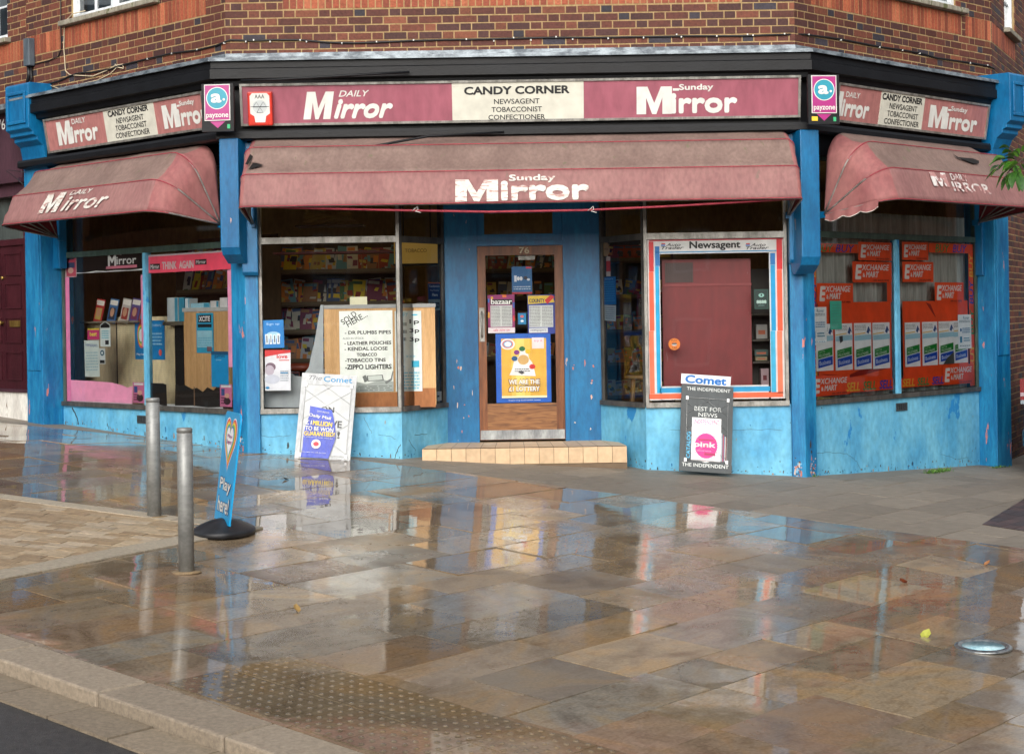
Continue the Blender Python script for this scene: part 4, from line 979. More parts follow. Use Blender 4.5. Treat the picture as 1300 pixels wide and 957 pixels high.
for cx0, cx1 in ((.10, .46), (.54, .90)):
    for y0, y1 in ((.06, .26), (.32, .50), (.56, .74), (.79, .95)):
        A0, A1, B0, B1_ = nx0+wdd*cx0, nx0+wdd*cx1, zf+(zd-zf)*y0, zf+(zd-zf)*y1; t = .018
        for r4 in ((A0, A1, B0, B0+t), (A0, A1, B1_-t, B1_), (A0, A0+t, B0+t, B1_-t), (A1-t, A1, B0+t, B1_-t)): mb.box(NL, *r4, -.03, -.016, DKR)
ndr = part('front_door', mb, nb)
BRASS = paint('brass', (150, 120, 60), (190, 160, 90), 8, .3, metal=.8)
mb = MB(); mb.box(NL, *NL.rect(10.5, 407, 23.5, 415), -.03, -.015, BRASS); part('letterbox', mb, ndr)
mb = MB(); a, b = NL.px(1, 410); mb.lathe(NL.P(a, b, -.03), [(.02, 0), (.012, .02), (.03, .035), (.028, .055), (.01, .062)], BRASS, 14, NL.n); part('knob', mb, ndr)
mb = MB(); a, b = NL.px(1, 353); mb.lathe(NL.P(a, b, -.03), [(.02, 0), (.02, .02), (.01, .025)], BRASS, 14, NL.n); part('lock', mb, ndr)
mb = MB(); mb.box(NL, nx1, -.02, zf-.02, 2.86, -.1, -.0, DKR); mb.box(NL, nx0-.1, nx0, zf-.02, 2.86, -.1, 0, DKR); mb.box(NL, nx0, nx1, zd, zd+.07, -.1, 0, DKR); mb.box(NL, nx0, nx1, zd+.07, 2.86, -.08, -.05, GREYW); mb.box(NL, -4.5, nx0-.1, zf, 2.86, -.1, -.02, PUR); part('door_frame', mb, nb)
mb = MB(); mb.box(NL, -4.5, .0, -.4, zf-.03, -.2, .02, paint('white_step', (196, 192, 184), (222, 220, 212), 5, .7, chips=(120, 100, 80), chip_thr=.68)); mb.box(NL, -4.5, .0, zf-.03, zf, -.2, .05, PUR); part('plinth', mb, nb)
mb = MB(); P = [NL.P(-.02, 0, -.2), NL.P(-4.5, 0, -.2), NL.P(-4.5, 0, -3), NL.P(-.02, 0, -3)]; mb.vprism([(p_.x, p_.y) for p_ in P], WT-.001, WT+.14, LEAD); part('roof', mb, nb)
# dangling wires under its fascia
mb = MB(); mb.tube([at(8, 217, 18.3), at(20, 226, 18.2), at(30, 235, 18.1)], .004, CAB, 5); mb.tube([at(10, 216, 18.3), at(32, 219, 18.1)], .004, CAB, 5); solo('loose_wire', mb, 'thin black wires hanging under the aubergine fascia at the left edge', 'wire')

# ================================================================== THINGS ON THE PAVEMENT
STEEL = paint('brushed_bollard_steel', (124, 126, 124), (148, 149, 146), 4, .42, chips=(120, 74, 56), chip_thr=.74, stretch=(1, 1, 1.5), metal=.3, bump=.03)
for x, yb, yt, rpx, lb in ((237, 726, 543, 9.9, 'nearer steel bollard with rust marks, standing left of the black rubber sign base'), (196, 656, 505, 8.8, 'farther steel bollard standing in front of the pale blue wall under the left window')):
    p = gpt(x, yb); sc = FPX/p.y; h = (yb-yt)/sc; r0 = rpx/sc; b_ = thing('bollard', lb, 'bollard', p, 'steel bollards by the paved edge')
    mb = MB(); mb.lathe(p, [(r0, -.05), (r0, h-.035), (r0*.94, h-.033), (r0*.94, h-.028)], STEEL, 32); part('post', mb, b_)
    mb = MB(); mb.lathe(p+Vector((0, 0, h-.028)), [(r0, 0), (r0, .020), (r0*.93, .028)], STEEL, 32); part('cap', mb, b_)
    mb = MB(); mb.lathe(p, [(r0*1.9, -.004), (r0*1.9, .006), (r0*1.02, .008)], paint('mortar_collar', (120, 100, 72), (150, 128, 96), 14, .5), 28); part('collar', mb, b_)
# swinging pavement sign
BLt, BRt, TLt, TRt = at(272, 657, 12.32), at(290.5, 668, 11.74), at(287, 521, 12.36), at(302, 528, 11.78)
u_ = (BRt-BLt); FS = PF(BLt, u_, TLt-BLt); Ws, Hs = u_.length, (TLt-BLt).length
sp = thing('pavement_sign', 'tall blue PLAY HERE lottery sign leaning in a black rubber base', 'pavement sign', gpt(284, 678))
mb = MB(); rcn = .07; poly = [(0, 0), (Ws, 0)]
for k in range(7): t = math.pi/2*k/6; poly.append((Ws-rcn+rcn*math.cos(t), Hs-rcn+rcn*math.sin(t)))
for k in range(7): t = math.pi/2*(1+k/6); poly.append((rcn+rcn*math.cos(t), Hs-rcn+rcn*math.sin(t)))
mb.prism(FS, poly, -.012, 0, flat((0, 152, 210), .35)); part('panel', mb, sp)
mb = MB()
def heart(mb, F, ca, cb, w_, h_, d, mat):
    P = []
    for k in range(40):
        t = 2*math.pi*k/40; x = 16*math.sin(t)**3; y = 13*math.cos(t)-5*math.cos(2*t)-2*math.cos(3*t)-math.cos(4*t); P.append(F.P(ca+x/32*w_, cb+(y+2.5)/29*h_, d))
    mb.quad(P[::-1], mat)
hc = Hs*.70
for i, (c, k) in enumerate((((240, 240, 240), 1.0), ((215, 50, 60), .94), ((240, 140, 40), .86), ((240, 215, 60), .78), ((80, 180, 90), .70), ((60, 120, 200), .62), ((240, 240, 240), .54))):
    heart(mb, FS, Ws*.5, hc+(1-k)*.04, Ws*.80*k, Hs*.50*k, .001+.0007*i, flat(c, .35))
mb.text(FS, 'Play', Ws*.36, Ws*.66, hc+.045, hc+.075, .0075, flat((150, 40, 130)), .01); mb.text(FS, 'here', Ws*.36, Ws*.66, hc+.005, hc+.04, .0075, flat((150, 40, 130)), .01)
for tx, b0, b1 in (('Play', .255, .395), ('here!', .085, .225)):
    mb.text(FS, tx, Ws*.13, Ws*.90, Hs*b0-.006, Hs*b1+.006, .002, flat((20, 60, 120)), .07); mb.text(FS, tx, Ws*.16, Ws*.87, Hs*b0, Hs*b1, .0032, WH, .03)
part('print', mb, sp)
mb = MB(); pb = gpt(284, 676); RUB = paint('black_rubber', (20, 21, 24), (38, 40, 44), 8, .45)
mb.lathe(pb, [(.22, -.01), (.225, .02), (.215, .035), (.17, .06), (.11, .085), (.05, .10), (.02, .102)], RUB, 40, sx=1.0, sy=1.35, rot=0); part('rubber_base', mb, sp)
# news boards leaning on the stall riser
def fourpt(TL, TR, BL, Yt, Yb):
    tl, tr, bl = at(*TL, Yt), at(*TR, Yt), at(*BL, Yb); F = PF(bl, tr-tl, tl-bl); return F, (tr-tl).length, (tl-bl).length
F1, W1, H1 = fourpt((383.5, 473), (453, 477), (373.5, 584), 16.12, 15.88)
nb1 = thing('news_board', 'white news board headed The Comet with a torn blue headline sheet, leaning on the wall', 'news board', F1.P(W1/2, 0, 0))
mb = MB(); mb.box(F1, 0, W1, 0, H1, -.018, 0, paint('board_white', (172, 175, 176), (190, 193, 194), 5, .5)); part('board', mb, nb1)
mb = MB(); mb.text(F1, 'The', W1*.13, W1*.37, H1*.925, H1*.975, .001, flat((110, 110, 114)), 0, .35); mb.text(F1, 'Comet', W1*.40, W1*.92, H1*.91, H1*.975, .001, flat((20, 130, 180)), .02)
part('header_lettering', mb, nb1)
mb = MB(); mb.box(F1, W1*.09, W1*.93, H1*.06, H1*.865, .0005, .002, flat((190, 193, 193)))
for tx, x0, x1, y0, y1 in (('ON', .40, .64, .56, .625), ('WE', .52, .80, .39, .47), ('!', .73, .78, .27, .35)): mb.text(F1, tx, W1*x0, W1*x1, H1*y0, H1*y1, .0028, BK, .03)
part('poster_sheet', mb, nb1)
WIRE = paint('wire', (150, 152, 152), (190, 190, 188), 10, .35, metal=.7)
def grille(F, x0, x1, y0, y1, parent):
    mb = MB(); d = .012; r4 = .0012
    c = [(x0, y0), (x1, y0), (x1, y1), (x0, y1)]
    mb.tube([F.P(a, b, d) for a, b in c+[c[0]]], .0022, WIRE, 5)
    xm = (x0+x1)/2; hh = y1-y0; step = hh*.42
    for s in (1, -1):
        A = x0 if s > 0 else x1; B = x1 if s > 0 else x0
        mb.tube([F.P(A, y0+.02, d), F.P(B, y0+.02+step, d)], r4, WIRE, 4); mb.tube([F.P(A, y0+hh*.5, d), F.P(B, y0+hh*.92, d)], r4, WIRE, 4); mb.tube([F.P(A, y0+hh*.74, d), F.P(xm+(B-A)*.1, y1, d)], r4, WIRE, 4); 
    for a, b in c: mb.box(F, a-.012, a+.012, b-.022, b+.012, .002, .016, WIRE)
    part('wire_grille', mb, parent)
grille(F1, W1*.09, W1*.92, H1*.07, H1*.87, nb1)
mb = MB(); BLU = paint('blue_headline_sheet', (38, 58, 170), (56, 84, 196), 4, .4, bump=.6); xs_ = 8; ys_ = 12; pv = []
outl = lambda v: (.14-.04*math.sin(v*3)+.02*v, .60+.06*math.sin(v*4.2))
for j in range(ys_+1):
    v = j/ys_; y = H1*(.62-.585*v)
    xl = W1*(.20-.10*v+.015*math.sin(v*9)); xr = W1*(.60+.11*math.sin(min(v*1.6, 1)*math.pi/2)-.10*max(0, v-.6)*2.5)
    for i in range(xs_+1):
        u2 = i/xs_; pv.append(F1.P(xl+(xr-xl)*u2, y-.03*u2*(1-v), .018+.012*noise.noise(Vector((u2*3, v*4, 2)))))
mb.add(pv, [(j*(xs_+1)+i, (j+1)*(xs_+1)+i, (j+1)*(xs_+1)+i+1, j*(xs_+1)+i+1) for j in range(ys_) for i in range(xs_)], BLU, smooth=True)
YEL = flat((236, 206, 50)); tdp = .028
for tx, x0, x1, y0, y1, mt_, rt in (('SATURDAY', .34, .56, .545, .565, WH, -.12), ('Daily Mail', .20, .60, .475, .52, WH, -.12), ('£1', .15, .26, .405, .455, WH, -.05), ('MILLION', .28, .63, .395, .45, YEL, -.06), ('TO BE WON', .15, .66, .335, .385, WH, -.04), ('GUARANTEED!', .14, .69, .28, .33, YEL, 0.0), ('to celebrate the launch of our app', .13, .66, .255, .27, WH, -.03), ('every reader wins with the paper', .12, .56, .085, .10, WH, -.02)):
    mb.text(F1, tx, W1*x0, W1*x1, H1*y0, H1*y1, tdp, mt_, .025 if y1-y0 > .03 else 0, rot=rt)
mb.disc(F1, W1*.37, H1*.19, W1*.085, W1*.085, tdp, WH); mb.disc(F1, W1*.37, H1*.19, W1*.05, W1*.04, tdp+.001, flat((210, 40, 60)))
part('torn_headline_sheet', mb, nb1)
F2, W2, H2 = fourpt((867, 487.5), (932.5, 492), (862, 597), 16.14, 15.86)
nb2 = thing('news_board', 'black news board lettered THE INDEPENDENT with a pink and white sheet, leaning on the wall', 'news board', F2.P(W2/2, 0, 0))
mb = MB(); mb.box(F2, 0, W2, 0, H2, -.018, 0, paint('board_black', (34, 42, 44), (50, 58, 60), 5, .45)); part('board', mb, nb2)
mb = MB(); G_ = flat((214, 218, 214))
mb.text(F2, 'THE INDEPENDENT', W2*.10, W2*.94, H2*.935, H2*.972, .001, G_, 0); mb.text(F2, 'THE INDEPENDENT', W2*.05, W2*.94, H2*.055, H2*.095, .001, G_, .01)
part('board_lettering', mb, nb2); mb = MB(); mb.text(F2, 'BEST FOR', W2*.26, W2*.78, H2*.70, H2*.75, .0012, G_, 0); mb.text(F2, 'NEWS', W2*.34, W2*.70, H2*.635, H2*.68, .001, G_, 0)
mb.quad([F2.P(W2*x, H2*y, .001) for x, y in ((.42, .118), (.50, .108), (.58, .118), (.52, .125))], G_); part('board_lettering', mb, nb2)
mb = MB(); mb.box(F2, W2*.22, W2*.78, H2*.125, H2*.62, .002, .004, flat((232, 230, 230))); PK = flat((230, 30, 130))
mb.text(F2, 'INDEPENDENT', W2*.26, W2*.74, H2*.55, H2*.60, .0052, PK, 0)
ca, cb = W2*.50, H2*.30
for k in range(48):
    t = 2*math.pi*k/48; r1_, r2_ = .17*W2, .265*W2; dt = .045
    mb.quad([F2.P(ca+r1_*math.cos(t-dt), cb+r1_*math.sin(t-dt)*1.15, .005), F2.P(ca+r1_*math.cos(t+dt), cb+r1_*math.sin(t+dt)*1.15, .005), F2.P(ca+r2_*math.cos(t), cb+r2_*math.sin(t)*1.2, .005)], PK)
mb.disc(F2, ca, cb, .215*W2, .245*W2, .0056, PK, 30); mb.text(F2, 'pink', W2*.27, W2*.68, H2*.265, H2*.345, .0068, WH, .035)
mb.rect(F2, W2*.36, W2*.64, H2*.36, H2*.375, .0064, flat((150, 20, 70))); mb.rect(F2, W2*.47, W2*.68, H2*.19, H2*.22, .0064, flat((160, 10, 80))); mb.text(F2, 'special issue', W2*.32, W2*.60, H2*.23, H2*.25, .0068, flat((250, 180, 210)))
part('pink_sheet', mb, nb2)
mb = MB(); mb.rect(F2, W2*.115, W2*.21, H2*.14, H2*.46, .002, flat((40, 70, 84))); tF = PF(F2.P(W2*.125, H2*.15, .003), F2.v, -F2.u); mb.text(tF, 'CATALOG', 0, H2*.3, -W2*.075, 0, 0, flat((80, 180, 220)), .02)
for k, c in enumerate([(190, 196, 200), (90, 100, 120), (170, 60, 70), (60, 80, 130), (190, 190, 180), (120, 60, 60)]): mb.rect(F2, W2*(.785+k*.018), W2*(.801+k*.018), H2*.13, H2*(.46-.01*k), .002, flat(c))
part('side_sheets', mb, nb2)
grille(F2, W2*.11, W2*.90, H2*.13, H2*.845, nb2)
F3 = PF(F2.P(0, H2, -.02), F2.u, (0, .0, 1)); a0, a1, b0, b1 = F3.rect(865, 474, 927.5, 486.5)
ps = poster('news_board_topper', None, None, F3, (a0, a1, b0, b1), .02, (226, 232, 236), [('t', 'Comet', .08, .08, .92, .92, (20, 110, 190), {'bold': .05})], th=.012, parent=nb2)

# ================================================================== WINDOW DRESSING
PD = -.020
def wp(name, label, cat, F, px, base, items, d=PD, **k):
    return poster(name, label, cat, F, F.rect(*px, d), d, base, items, **k)
# left centre window
wp('poster', 'blue poster with white figures at the left edge of the left centre window', 'poster', FC, (333, 406.5, 360.5, 442), (20, 130, 200), [('t', 'Sign up', .2, .10, .8, .2, (200, 230, 245)), ('d', .5, .55, .34, .18, (170, 215, 240)), ('r', .12, .50, .28, .86, (230, 240, 245)), ('r', .32, .5, .44, .86, (235, 240, 245)), ('r', .48, .52, .62, .86, (220, 232, 240)), ('r', .66, .5, .8, .86, (235, 240, 245)), ('r', .18, .55, .22, .8, (30, 40, 50)), ('r', .37, .55, .40, .8, (30, 40, 50)), ('r', .54, .56, .58, .8, (30, 40, 50)), ('r', .71, .56, .75, .8, (30, 40, 50))], rot=.02)
wp('poster', 'white and red poster with the word love in the left centre window', 'poster', FC, (336, 444.5, 369, 496), (222, 224, 230), [('p', [(0, 0), (1, 0), (1, .07), (.6, .10), (0, .17)], (206, 50, 54)), ('t', 'love', .46, .11, .88, .21, (206, 40, 50), {'bold': .04}), ('r', .55, .245, .95, .265, (206, 50, 54)), ('d', .22, .42, .2, .17, (120, 96, 112)), ('d', .18, .5, .18, .2, (186, 176, 188)), ('d', .28, .72, .3, .18, (198, 202, 214)), ('l', .6, .5, .93, .78, 5, (150, 160, 170)), ('r', .6, .55, .9, .575, (60, 150, 200)), ('d', .1, .93, .08, .05, (40, 140, 190))], rot=-.01)
FB = PF((0, 16.42, 0), (1, 0, 0))
disp = thing('display_stand', 'plywood display stand with grey edges standing behind the left centre window', 'display stand', FB.P(-1.5, .5, 0))
PLY = paint('plywood', (190, 148, 96), (210, 168, 116), 3, .6, stretch=(6, 6, .5)); mb = MB(); mb.box(FB, *FB.rect(411, 392, 553, 516), -.03, 0, PLY); part('board', mb, disp)
mb = MB(); mb.box(FB, *FB.rect(411, 387.5, 553, 392.3), -.03, .01, flat((150, 152, 150))); mb.prism(FB, [FB.px(x, y) for x, y in ((407, 387), (410.5, 387), (410.5, 517), (330, 517), (330, 476), (366, 470), (374, 477), (384, 478), (392, 466), (400, 430))], -.02, .004, flat((158, 166, 170))); part('edge_panel', mb, disp)
mb = MB(); mb.box(FB, *FB.rect(452, 499, 508, 517), .001, .006, paint('cardboard', (148, 92, 50), (168, 108, 62), 4, .7)); mb.box(FB, *FB.rect(510, 493, 553, 517), .001, .006, paint('cardboard', (148, 92, 50), (168, 108, 62), 4, .7)); part('cardboard', mb, disp)
poster('notice', 'handwritten SOLD HERE notice listing pipes and tobacco, on the plywood stand', 'notice', FB, FB.rect(430.5, 395, 499, 498), .008, (236, 242, 236), [
    ('t', 'SOLD', .02, .05, .34, .12, (20, 20, 22), {'rot': .6, 'bold': .01}), ('t', 'HERE...', .12, .07, .54, .14, (20, 20, 22), {'rot': .5, 'bold': .01}),
    ('t', '- DR PLUMBS PIPES', .10, .245, .97, .29, (20, 20, 22), {'bold': .03}), ('t', 'ALSO IN STOCK', .06, .325, .46, .35, (80, 84, 84)), ('t', '- LEATHER POUCHES', .09, .375, .97, .42, (20, 20, 22), {'bold': .03}), ('t', '- KENDAL LOOSE', .09, .445, .90, .49, (20, 20, 22), {'bold': .03}), ('t', 'TOBACCO', .32, .52, .70, .56, (20, 20, 22), {'bold': .03}), ('t', '-TOBACCO TINS', .10, .585, .86, .63, (20, 20, 22), {'bold': .03}), ('t', '-ZIPPO LIGHTERS', .10, .66, .97, .72, (20, 20, 22), {'bold': .03}),
    ('p', [(.0, .93), (.2, .86), (.5, .9), (.8, .85), (1, .88), (1, 1), (0, 1)], (168, 176, 172)), ('p', [(.50, .80), (.80, .79), (.82, .86), (.52, .87)], (90, 96, 96)), ('p', [(.52, .805), (.785, .797), (.80, .852), (.535, .862)], (206, 214, 208)), ('p', [(.42, .81), (.48, .79), (.53, .86), (.46, .88)], (110, 116, 114)), ('p', [(.84, .88), (.95, .84), (.99, .74), (1, .76), (.97, .86), (.86, .91)], (120, 126, 124)), ('l', .03, .92, .97, .99, 3, (120, 128, 124))])
poster('notice', 'white price notice reading 1p 3p 3p, right of the SOLD HERE notice', 'notice', FB, FB.rect(501, 395, 535.5, 497), .008, (210, 220, 216), [('t', 'copy', .1, .02, .5, .07, (110, 190, 210)), ('d', .75, .05, .12, .03, (70, 180, 210)), ('t', '1p', .55, .105, .92, .175, (24, 26, 30), {'bold': .03}), ('t', '3p', .55, .215, .92, .285, (24, 26, 30), {'bold': .03}), ('t', '3p', .55, .325, .92, .395, (24, 26, 30), {'bold': .03}), ('l', .08, .12, .45, .40, 3, (120, 130, 130)), ('t', '>>>', .4, .55, .75, .58, (60, 180, 210)), ('r', .62, .62, .9, .7, (40, 160, 190)), ('d', .2, .69, .14, .04, (60, 160, 190)), ('l', .05, .75, .9, .98, 6, (120, 190, 210)), ('r', .3, .72, .31, .98, (120, 190, 210)), ('r', .5, .72, .51, .98, (120, 190, 210)), ('r', .7, .72, .71, .98, (120, 190, 210))])
poster('card', 'small blank cream card standing on top of the plywood stand', 'card', FB, FB.rect(444, 377, 466, 388), -.005, (214, 212, 180), [])
wp('sticker', 'navy sticker reading Candystore Pay Points Here on the angled glass left of the door', 'sticker', FSL, (543.5, 358.5, 559, 380), (28, 44, 110), [('r', 0, 0, 1, .06, (230, 120, 40)), ('t', 'Candystore', .08, .16, .92, .32, (235, 235, 240), {'bold': .01}), ('t', 'Pay Points', .15, .42, .85, .54, (220, 220, 235)), ('t', 'Here', .3, .64, .75, .82, (240, 240, 245), {'bold': .02})])
wp('sticker', 'grey and black card sticker below the navy sticker on the angled glass', 'sticker', FSL, (544, 380.5, 559, 394), (150, 172, 178), [('r', .1, .25, .45, .8, (30, 34, 38)), ('r', .52, .25, .92, .8, (30, 34, 38)), ('t', 'CARDS', .15, .4, .85, .6, (200, 205, 205))])
wp('sticker', 'two small white labels near the bottom of the angled glass left of the door', 'sticker', FSL, (555, 497, 560.5, 509), (200, 206, 206), [('r', 0, .4, .5, .6, (30, 40, 50))])
# lit tobacco sign inside
FT = PF((0, 18.3, 0), (1, 0, 0)); a0, a1, b0, b1 = FT.rect(500, 307, 558, 335); tb_ = thing('light_box', 'lit yellow TOBACCO light box hanging inside to the left of the door', 'light box', FT.P((a0+a1)/2, b0, 0))
mb = MB(); mb.box(FT, a0, a1, b0, b1, -.12, 0, emis('tobacco_light', (200, 164, 80), .12)); part('lit_face', mb, tb_)
mb = MB(); mb.text(FT, 'TOBACCO', a0+.12, a1-.14, b0+.12, b0+.16, .004, flat((120, 90, 40))); part('lettering', mb, tb_)
mb = MB(); mb.box(FT, a0-.01, a1+.01, b1, b1+.02, -.13, .01, BLK); mb.box(FT, a0-.01, a1+.01, b0-.02, b0, -.13, .01, BLK); mb.tube([FT.P(a0+.1, b1, -.06), FT.P(a0+.1, 2.92, -.06)], .006, BLK, 5); mb.tube([FT.P(a1-.1, b1, -.06), FT.P(a1-.1, 2.92, -.06)], .006, BLK, 5); part('casing', mb, tb_)
for x, y, lb in ((-1.7, 17.9, 'lit ceiling panel deep inside the shop behind the left centre window'), (.1, 18.8, 'lit ceiling panel inside the shop behind the door'), (2.1, 18.0, 'lit ceiling panel inside the shop behind the right centre window')):
    t_ = thing('ceiling_tube', lb, 'ceiling light', (x, y, 2.88)); mb = MB(); mb.box(PF((x, y, 2.712), (1, 0, 0)), -.6, .6, .0, .03, -.05, .05, flat((200, 196, 180))); mb.box(PF((x, y, 2.742), (1, 0, 0)), -.01, .01, .0, .18, -.01, .01, flat((200, 196, 180))); part('fitting', mb, t_)
    mb = MB(); mb.box(PF((x, y, 2.66), (1, 0, 0)), -.55, .55, 0, .05, -.12, .12, emis('tube_light', (255, 214, 140), .95)); part('diffuser', mb, t_)
# racks with magazines
MAGC = [(150, 52, 44), (60, 90, 140), (190, 170, 90), (70, 120, 80), (200, 200, 190), (120, 50, 90), (210, 130, 60), (40, 50, 70), (180, 190, 200), (150, 110, 80), (90, 150, 170), (220, 200, 60)]
def mag_mesh(w_, h_, c, kk):
    mb = MB(); F = PF((0, 0, 0), (1, 0, 0)); r = random.Random(kk); mb.box(F, -w_/2, w_/2, 0, h_, -.006, 0, flat(c)); c2 = r.choice(MAGC); c3 = r.choice(MAGC)
    mb.rect(F, -w_/2+.008, w_/2-r.uniform(.008, w_*.4), h_*.82, h_*.95, .001, flat(c2))
    for q_ in range(r.randint(3, 6)):
        x0 = r.uniform(-.45, .2)*w_; y0 = r.uniform(.05, .6)*h_; x1 = min(x0+r.uniform(.2, .6)*w_, w_*.47); y1 = min(y0+r.uniform(.06, .35)*h_, h_*.79); sk = r.uniform(-.12, .12)*w_
        mb.quad([F.P(x0, y0, .0012+q_*.0004), F.P(x1, y0+r.uniform(-.02, .02)*h_, .0012+q_*.0004), F.P(min(x1+sk, w_*.48), y1, .0012+q_*.0004), F.P(max(x0+sk, -w_*.48), y1, .0012+q_*.0004)], flat(r.choice(MAGC)))
    return mb.mesh('magazine', Vector((0, 0, 0)))
PROTO = {}
def rack(name, label, F, a0, a1, zs, d, n, mh, glabel, gname, item='magazine', cat='magazine', fill=1.0, seed=1, back=True, mw=.2):
    r_ = thing(name, label, 'shelves', F.P((a0+a1)/2, .17, d)); DKW = paint('shelf_wood', (60, 48, 34), (84, 68, 48), 4, .6); rr = random.Random(seed)
    mb = MB()
    if back: mb.box(F, a0, a1, .18, max(zs)+mh+.05, d-.30, d-.27, DKW)
    mb.box(F, a0-.02, a0, .18, max(zs)+mh, d-.27, d+.02, DKW); mb.box(F, a1, a1+.02, .18, max(zs)+mh, d-.27, d+.02, DKW); part('carcass', mb, r_)
    for z in zs: mb = MB(); mb.box(F, a0, a1, z-.02, z, d-.26, d+.02, DKW); mb.box(F, a0, a1, z, z+.035, d+.012, d+.02, flat((96, 84, 60))); part('shelf', mb, r_)
    key = (item, mh, mw)
    if key not in PROTO: PROTO[key] = [mag_mesh(mw*k_*(1+.12*math.sin(i_*2.3)), mh*(.86+.07*((i_*5) % 3)), MAGC[i_ % 12], i_+int(mh*100)) for i_, k_ in enumerate([1, .9, .95, 1, .9, 1, .95, 1, .9, 1, 1, .95]*2)]
    for zi, z in enumerate(zs):
        for i in range(n):
            if rr.random() > fill: continue
            a = a0+.08+(a1-a0-.16)*(i+rr.uniform(-.15, .15))/max(n-1, 1); o = bpy.data.objects.new(item, rr.choice(PROTO[key])); COL.objects.link(o)
            ang = math.atan2(F.u.y, F.u.x)
            o.matrix_world = Matrix.Translation(F.P(a, z+.006, d-.04-rr.uniform(0, .03))) @ Matrix.Rotation(ang+rr.uniform(-.12, .12), 4, 'Z') @ Matrix.Rotation(-.22, 4, 'X') @ Matrix.Rotation(rr.gauss(.03, .10), 4, 'Y')
            tag(o, glabel % ('top', 'second', 'third', 'fourth', 'lowest')[min(zi, 4)], cat, gname+' '+('top', 'second', 'third', 'fourth', 'lowest')[min(zi, 4)]+' shelf')
FK = PF((0, 18.9, 0), (1, 0, 0))
zr = lambda y: EYE+(400-y)*18.6/FPX
rack('magazine_rack', 'tall dark magazine rack deep inside the left centre window', PF((0, 18.6, 0), (1, 0, 0)), -2.9, -1.22, [zr(345), zr(386), zr(421), zr(458), zr(500)], 0, 27, .29, 'magazine leaning in the %s row of the rack inside the left centre window', 'magazines in the left centre rack', seed=3, mw=.15)
rack('stock_shelves', 'dark stock shelves seen through the glass of the door', PF((0, 20.2, 0), (1, 0, 0)), -.55, .75, [1.95, 1.62, 1.28, .9], 0, 11, .22, 'packet standing on the %s shelf seen through the door glass', 'packets behind the door', 'packet', 'packet', seed=5, mw=.11)
rack('sweet_shelves', 'dark shelves of sweets inside the angled window right of the door', PF((0, 18.4, 0), (1, 0, 0)), .9, 1.75, [2.0, 1.6, 1.22, .86, .5], 0, 8, .2, 'colourful packet on the %s shelf right of the door', 'packets right of the door', 'packet', 'packet', seed=8, mw=.12)
FLr = PF(FL.P(0, 0, -.95), FL.u)
rack('magazine_rack', 'dim wall rack of magazines high inside the left window', FLr, -2.6, -1.12, [FLr.px(240, 372)[1], FLr.px(240, 340)[1]], 0, 20, .28, 'magazine leaning in the %s row of the dim rack inside the left window', 'magazines in the left wall rack', seed=9, mw=.15)
# left window, displays
FLd = PF(FL.P(0, 0, -.42), FL.u)
cab_ = thing('display_cabinet', 'cream ribbed display cabinet standing inside the left window', 'cabinet', FLd.P(-1.8, .5, 0)); CRM = paint('cream_ribbed', (230, 216, 172), (244, 232, 194), 3, .6)
a0, a1, b0, b1 = FLd.rect(149, 404, 222, 512); mb = MB(); mb.box(FLd, a0, a1, .4, b1, -.1, 0, CRM); k = .42
while k < b1-.05: mb.box(FLd, a0+.005, a1-.005, k, k+.014, 0, .008, CRM); k += .024
mb.box(FLd, a0-.01, a1+.01, b1-.03, b1+.012, -.1, .02, CRM); part('ribbed_front', mb, cab_)
mb = MB(); mb.box(FLd, a1+.005, FLd.px(232, 404)[0], .4, b1+.01, -.1, .0, BLK); mb.box(FLd, a0-.03, a0-.008, .4, b1-.02, -.1, 0, BLK); part('side_post', mb, cab_)
poster('poster', 'blue rainbow heart PLAY HERE poster on the cream cabinet behind the pink mullion', 'poster', FLd, FLd.rect(171, 407, 209, 456, .012), .012, (0, 128, 196), [('d', .22, .38, .14, .24, (230, 90, 80)), ('d', .22, .38, .12, .2, (240, 200, 70)), ('d', .22, .38, .10, .16, (90, 180, 100)), ('d', .22, .38, .08, .12, (235, 240, 245)), ('t', 'Play here!', .06, .84, .40, .91, (240, 245, 250), {'bold': .02}), ('l', .6, .3, .92, .65, 4, (150, 205, 235)), ('d', .86, .82, .05, .06, (220, 90, 90)), ('t', 'lottery', .62, .08, .92, .18, (170, 215, 240))])
FLb = PF(FL.P(0, 0, -.34), FL.u)
pb_ = thing('plywood_display', 'brown plywood panel inside the right part of the left window', 'display board', FLb.P(-.5, .6, 0)); a0, a1, b0, b1 = FLb.rect(233, 396, 300, 500)
mb = MB(); mb.box(FLb, a0, a1, .62, b1, -.02, 0, PLY); part('board', mb, pb_); mb = MB(); mb.box(FLb, a0-.01, a1, b1, b1+.04, -.12, .01, flat((180, 184, 180))); part('top_ledge', mb, pb_)
poster('poster', 'blue XCITE poster pinned to the brown plywood panel', 'poster', FLb, FLb.rect(249, 397.5, 271, 448, .006), .006, (40, 160, 200), [('r', .12, .05, .88, .24, (20, 22, 26)), ('t', 'XCITE', .18, .08, .82, .21, (240, 240, 240), {'bold': .03}), ('r', .1, .28, .9, .36, (20, 26, 34)), ('r', .06, .44, .94, .86, (150, 205, 222)), ('l', .1, .6, .9, .84, 4, (100, 180, 210)), ('r', .62, .84, .9, .96, (120, 90, 100))])
wp('poster', 'plain blue poster hanging below the XCITE poster', 'poster', FL, (268, 446, 290, 491), (20, 150, 205), [('r', 0, 0, 1, .1, (30, 90, 130)), ('t', 'games', .2, .11, .8, .2, (20, 60, 90)), ('t', 'play', .3, .22, .6, .26, (200, 230, 240))])
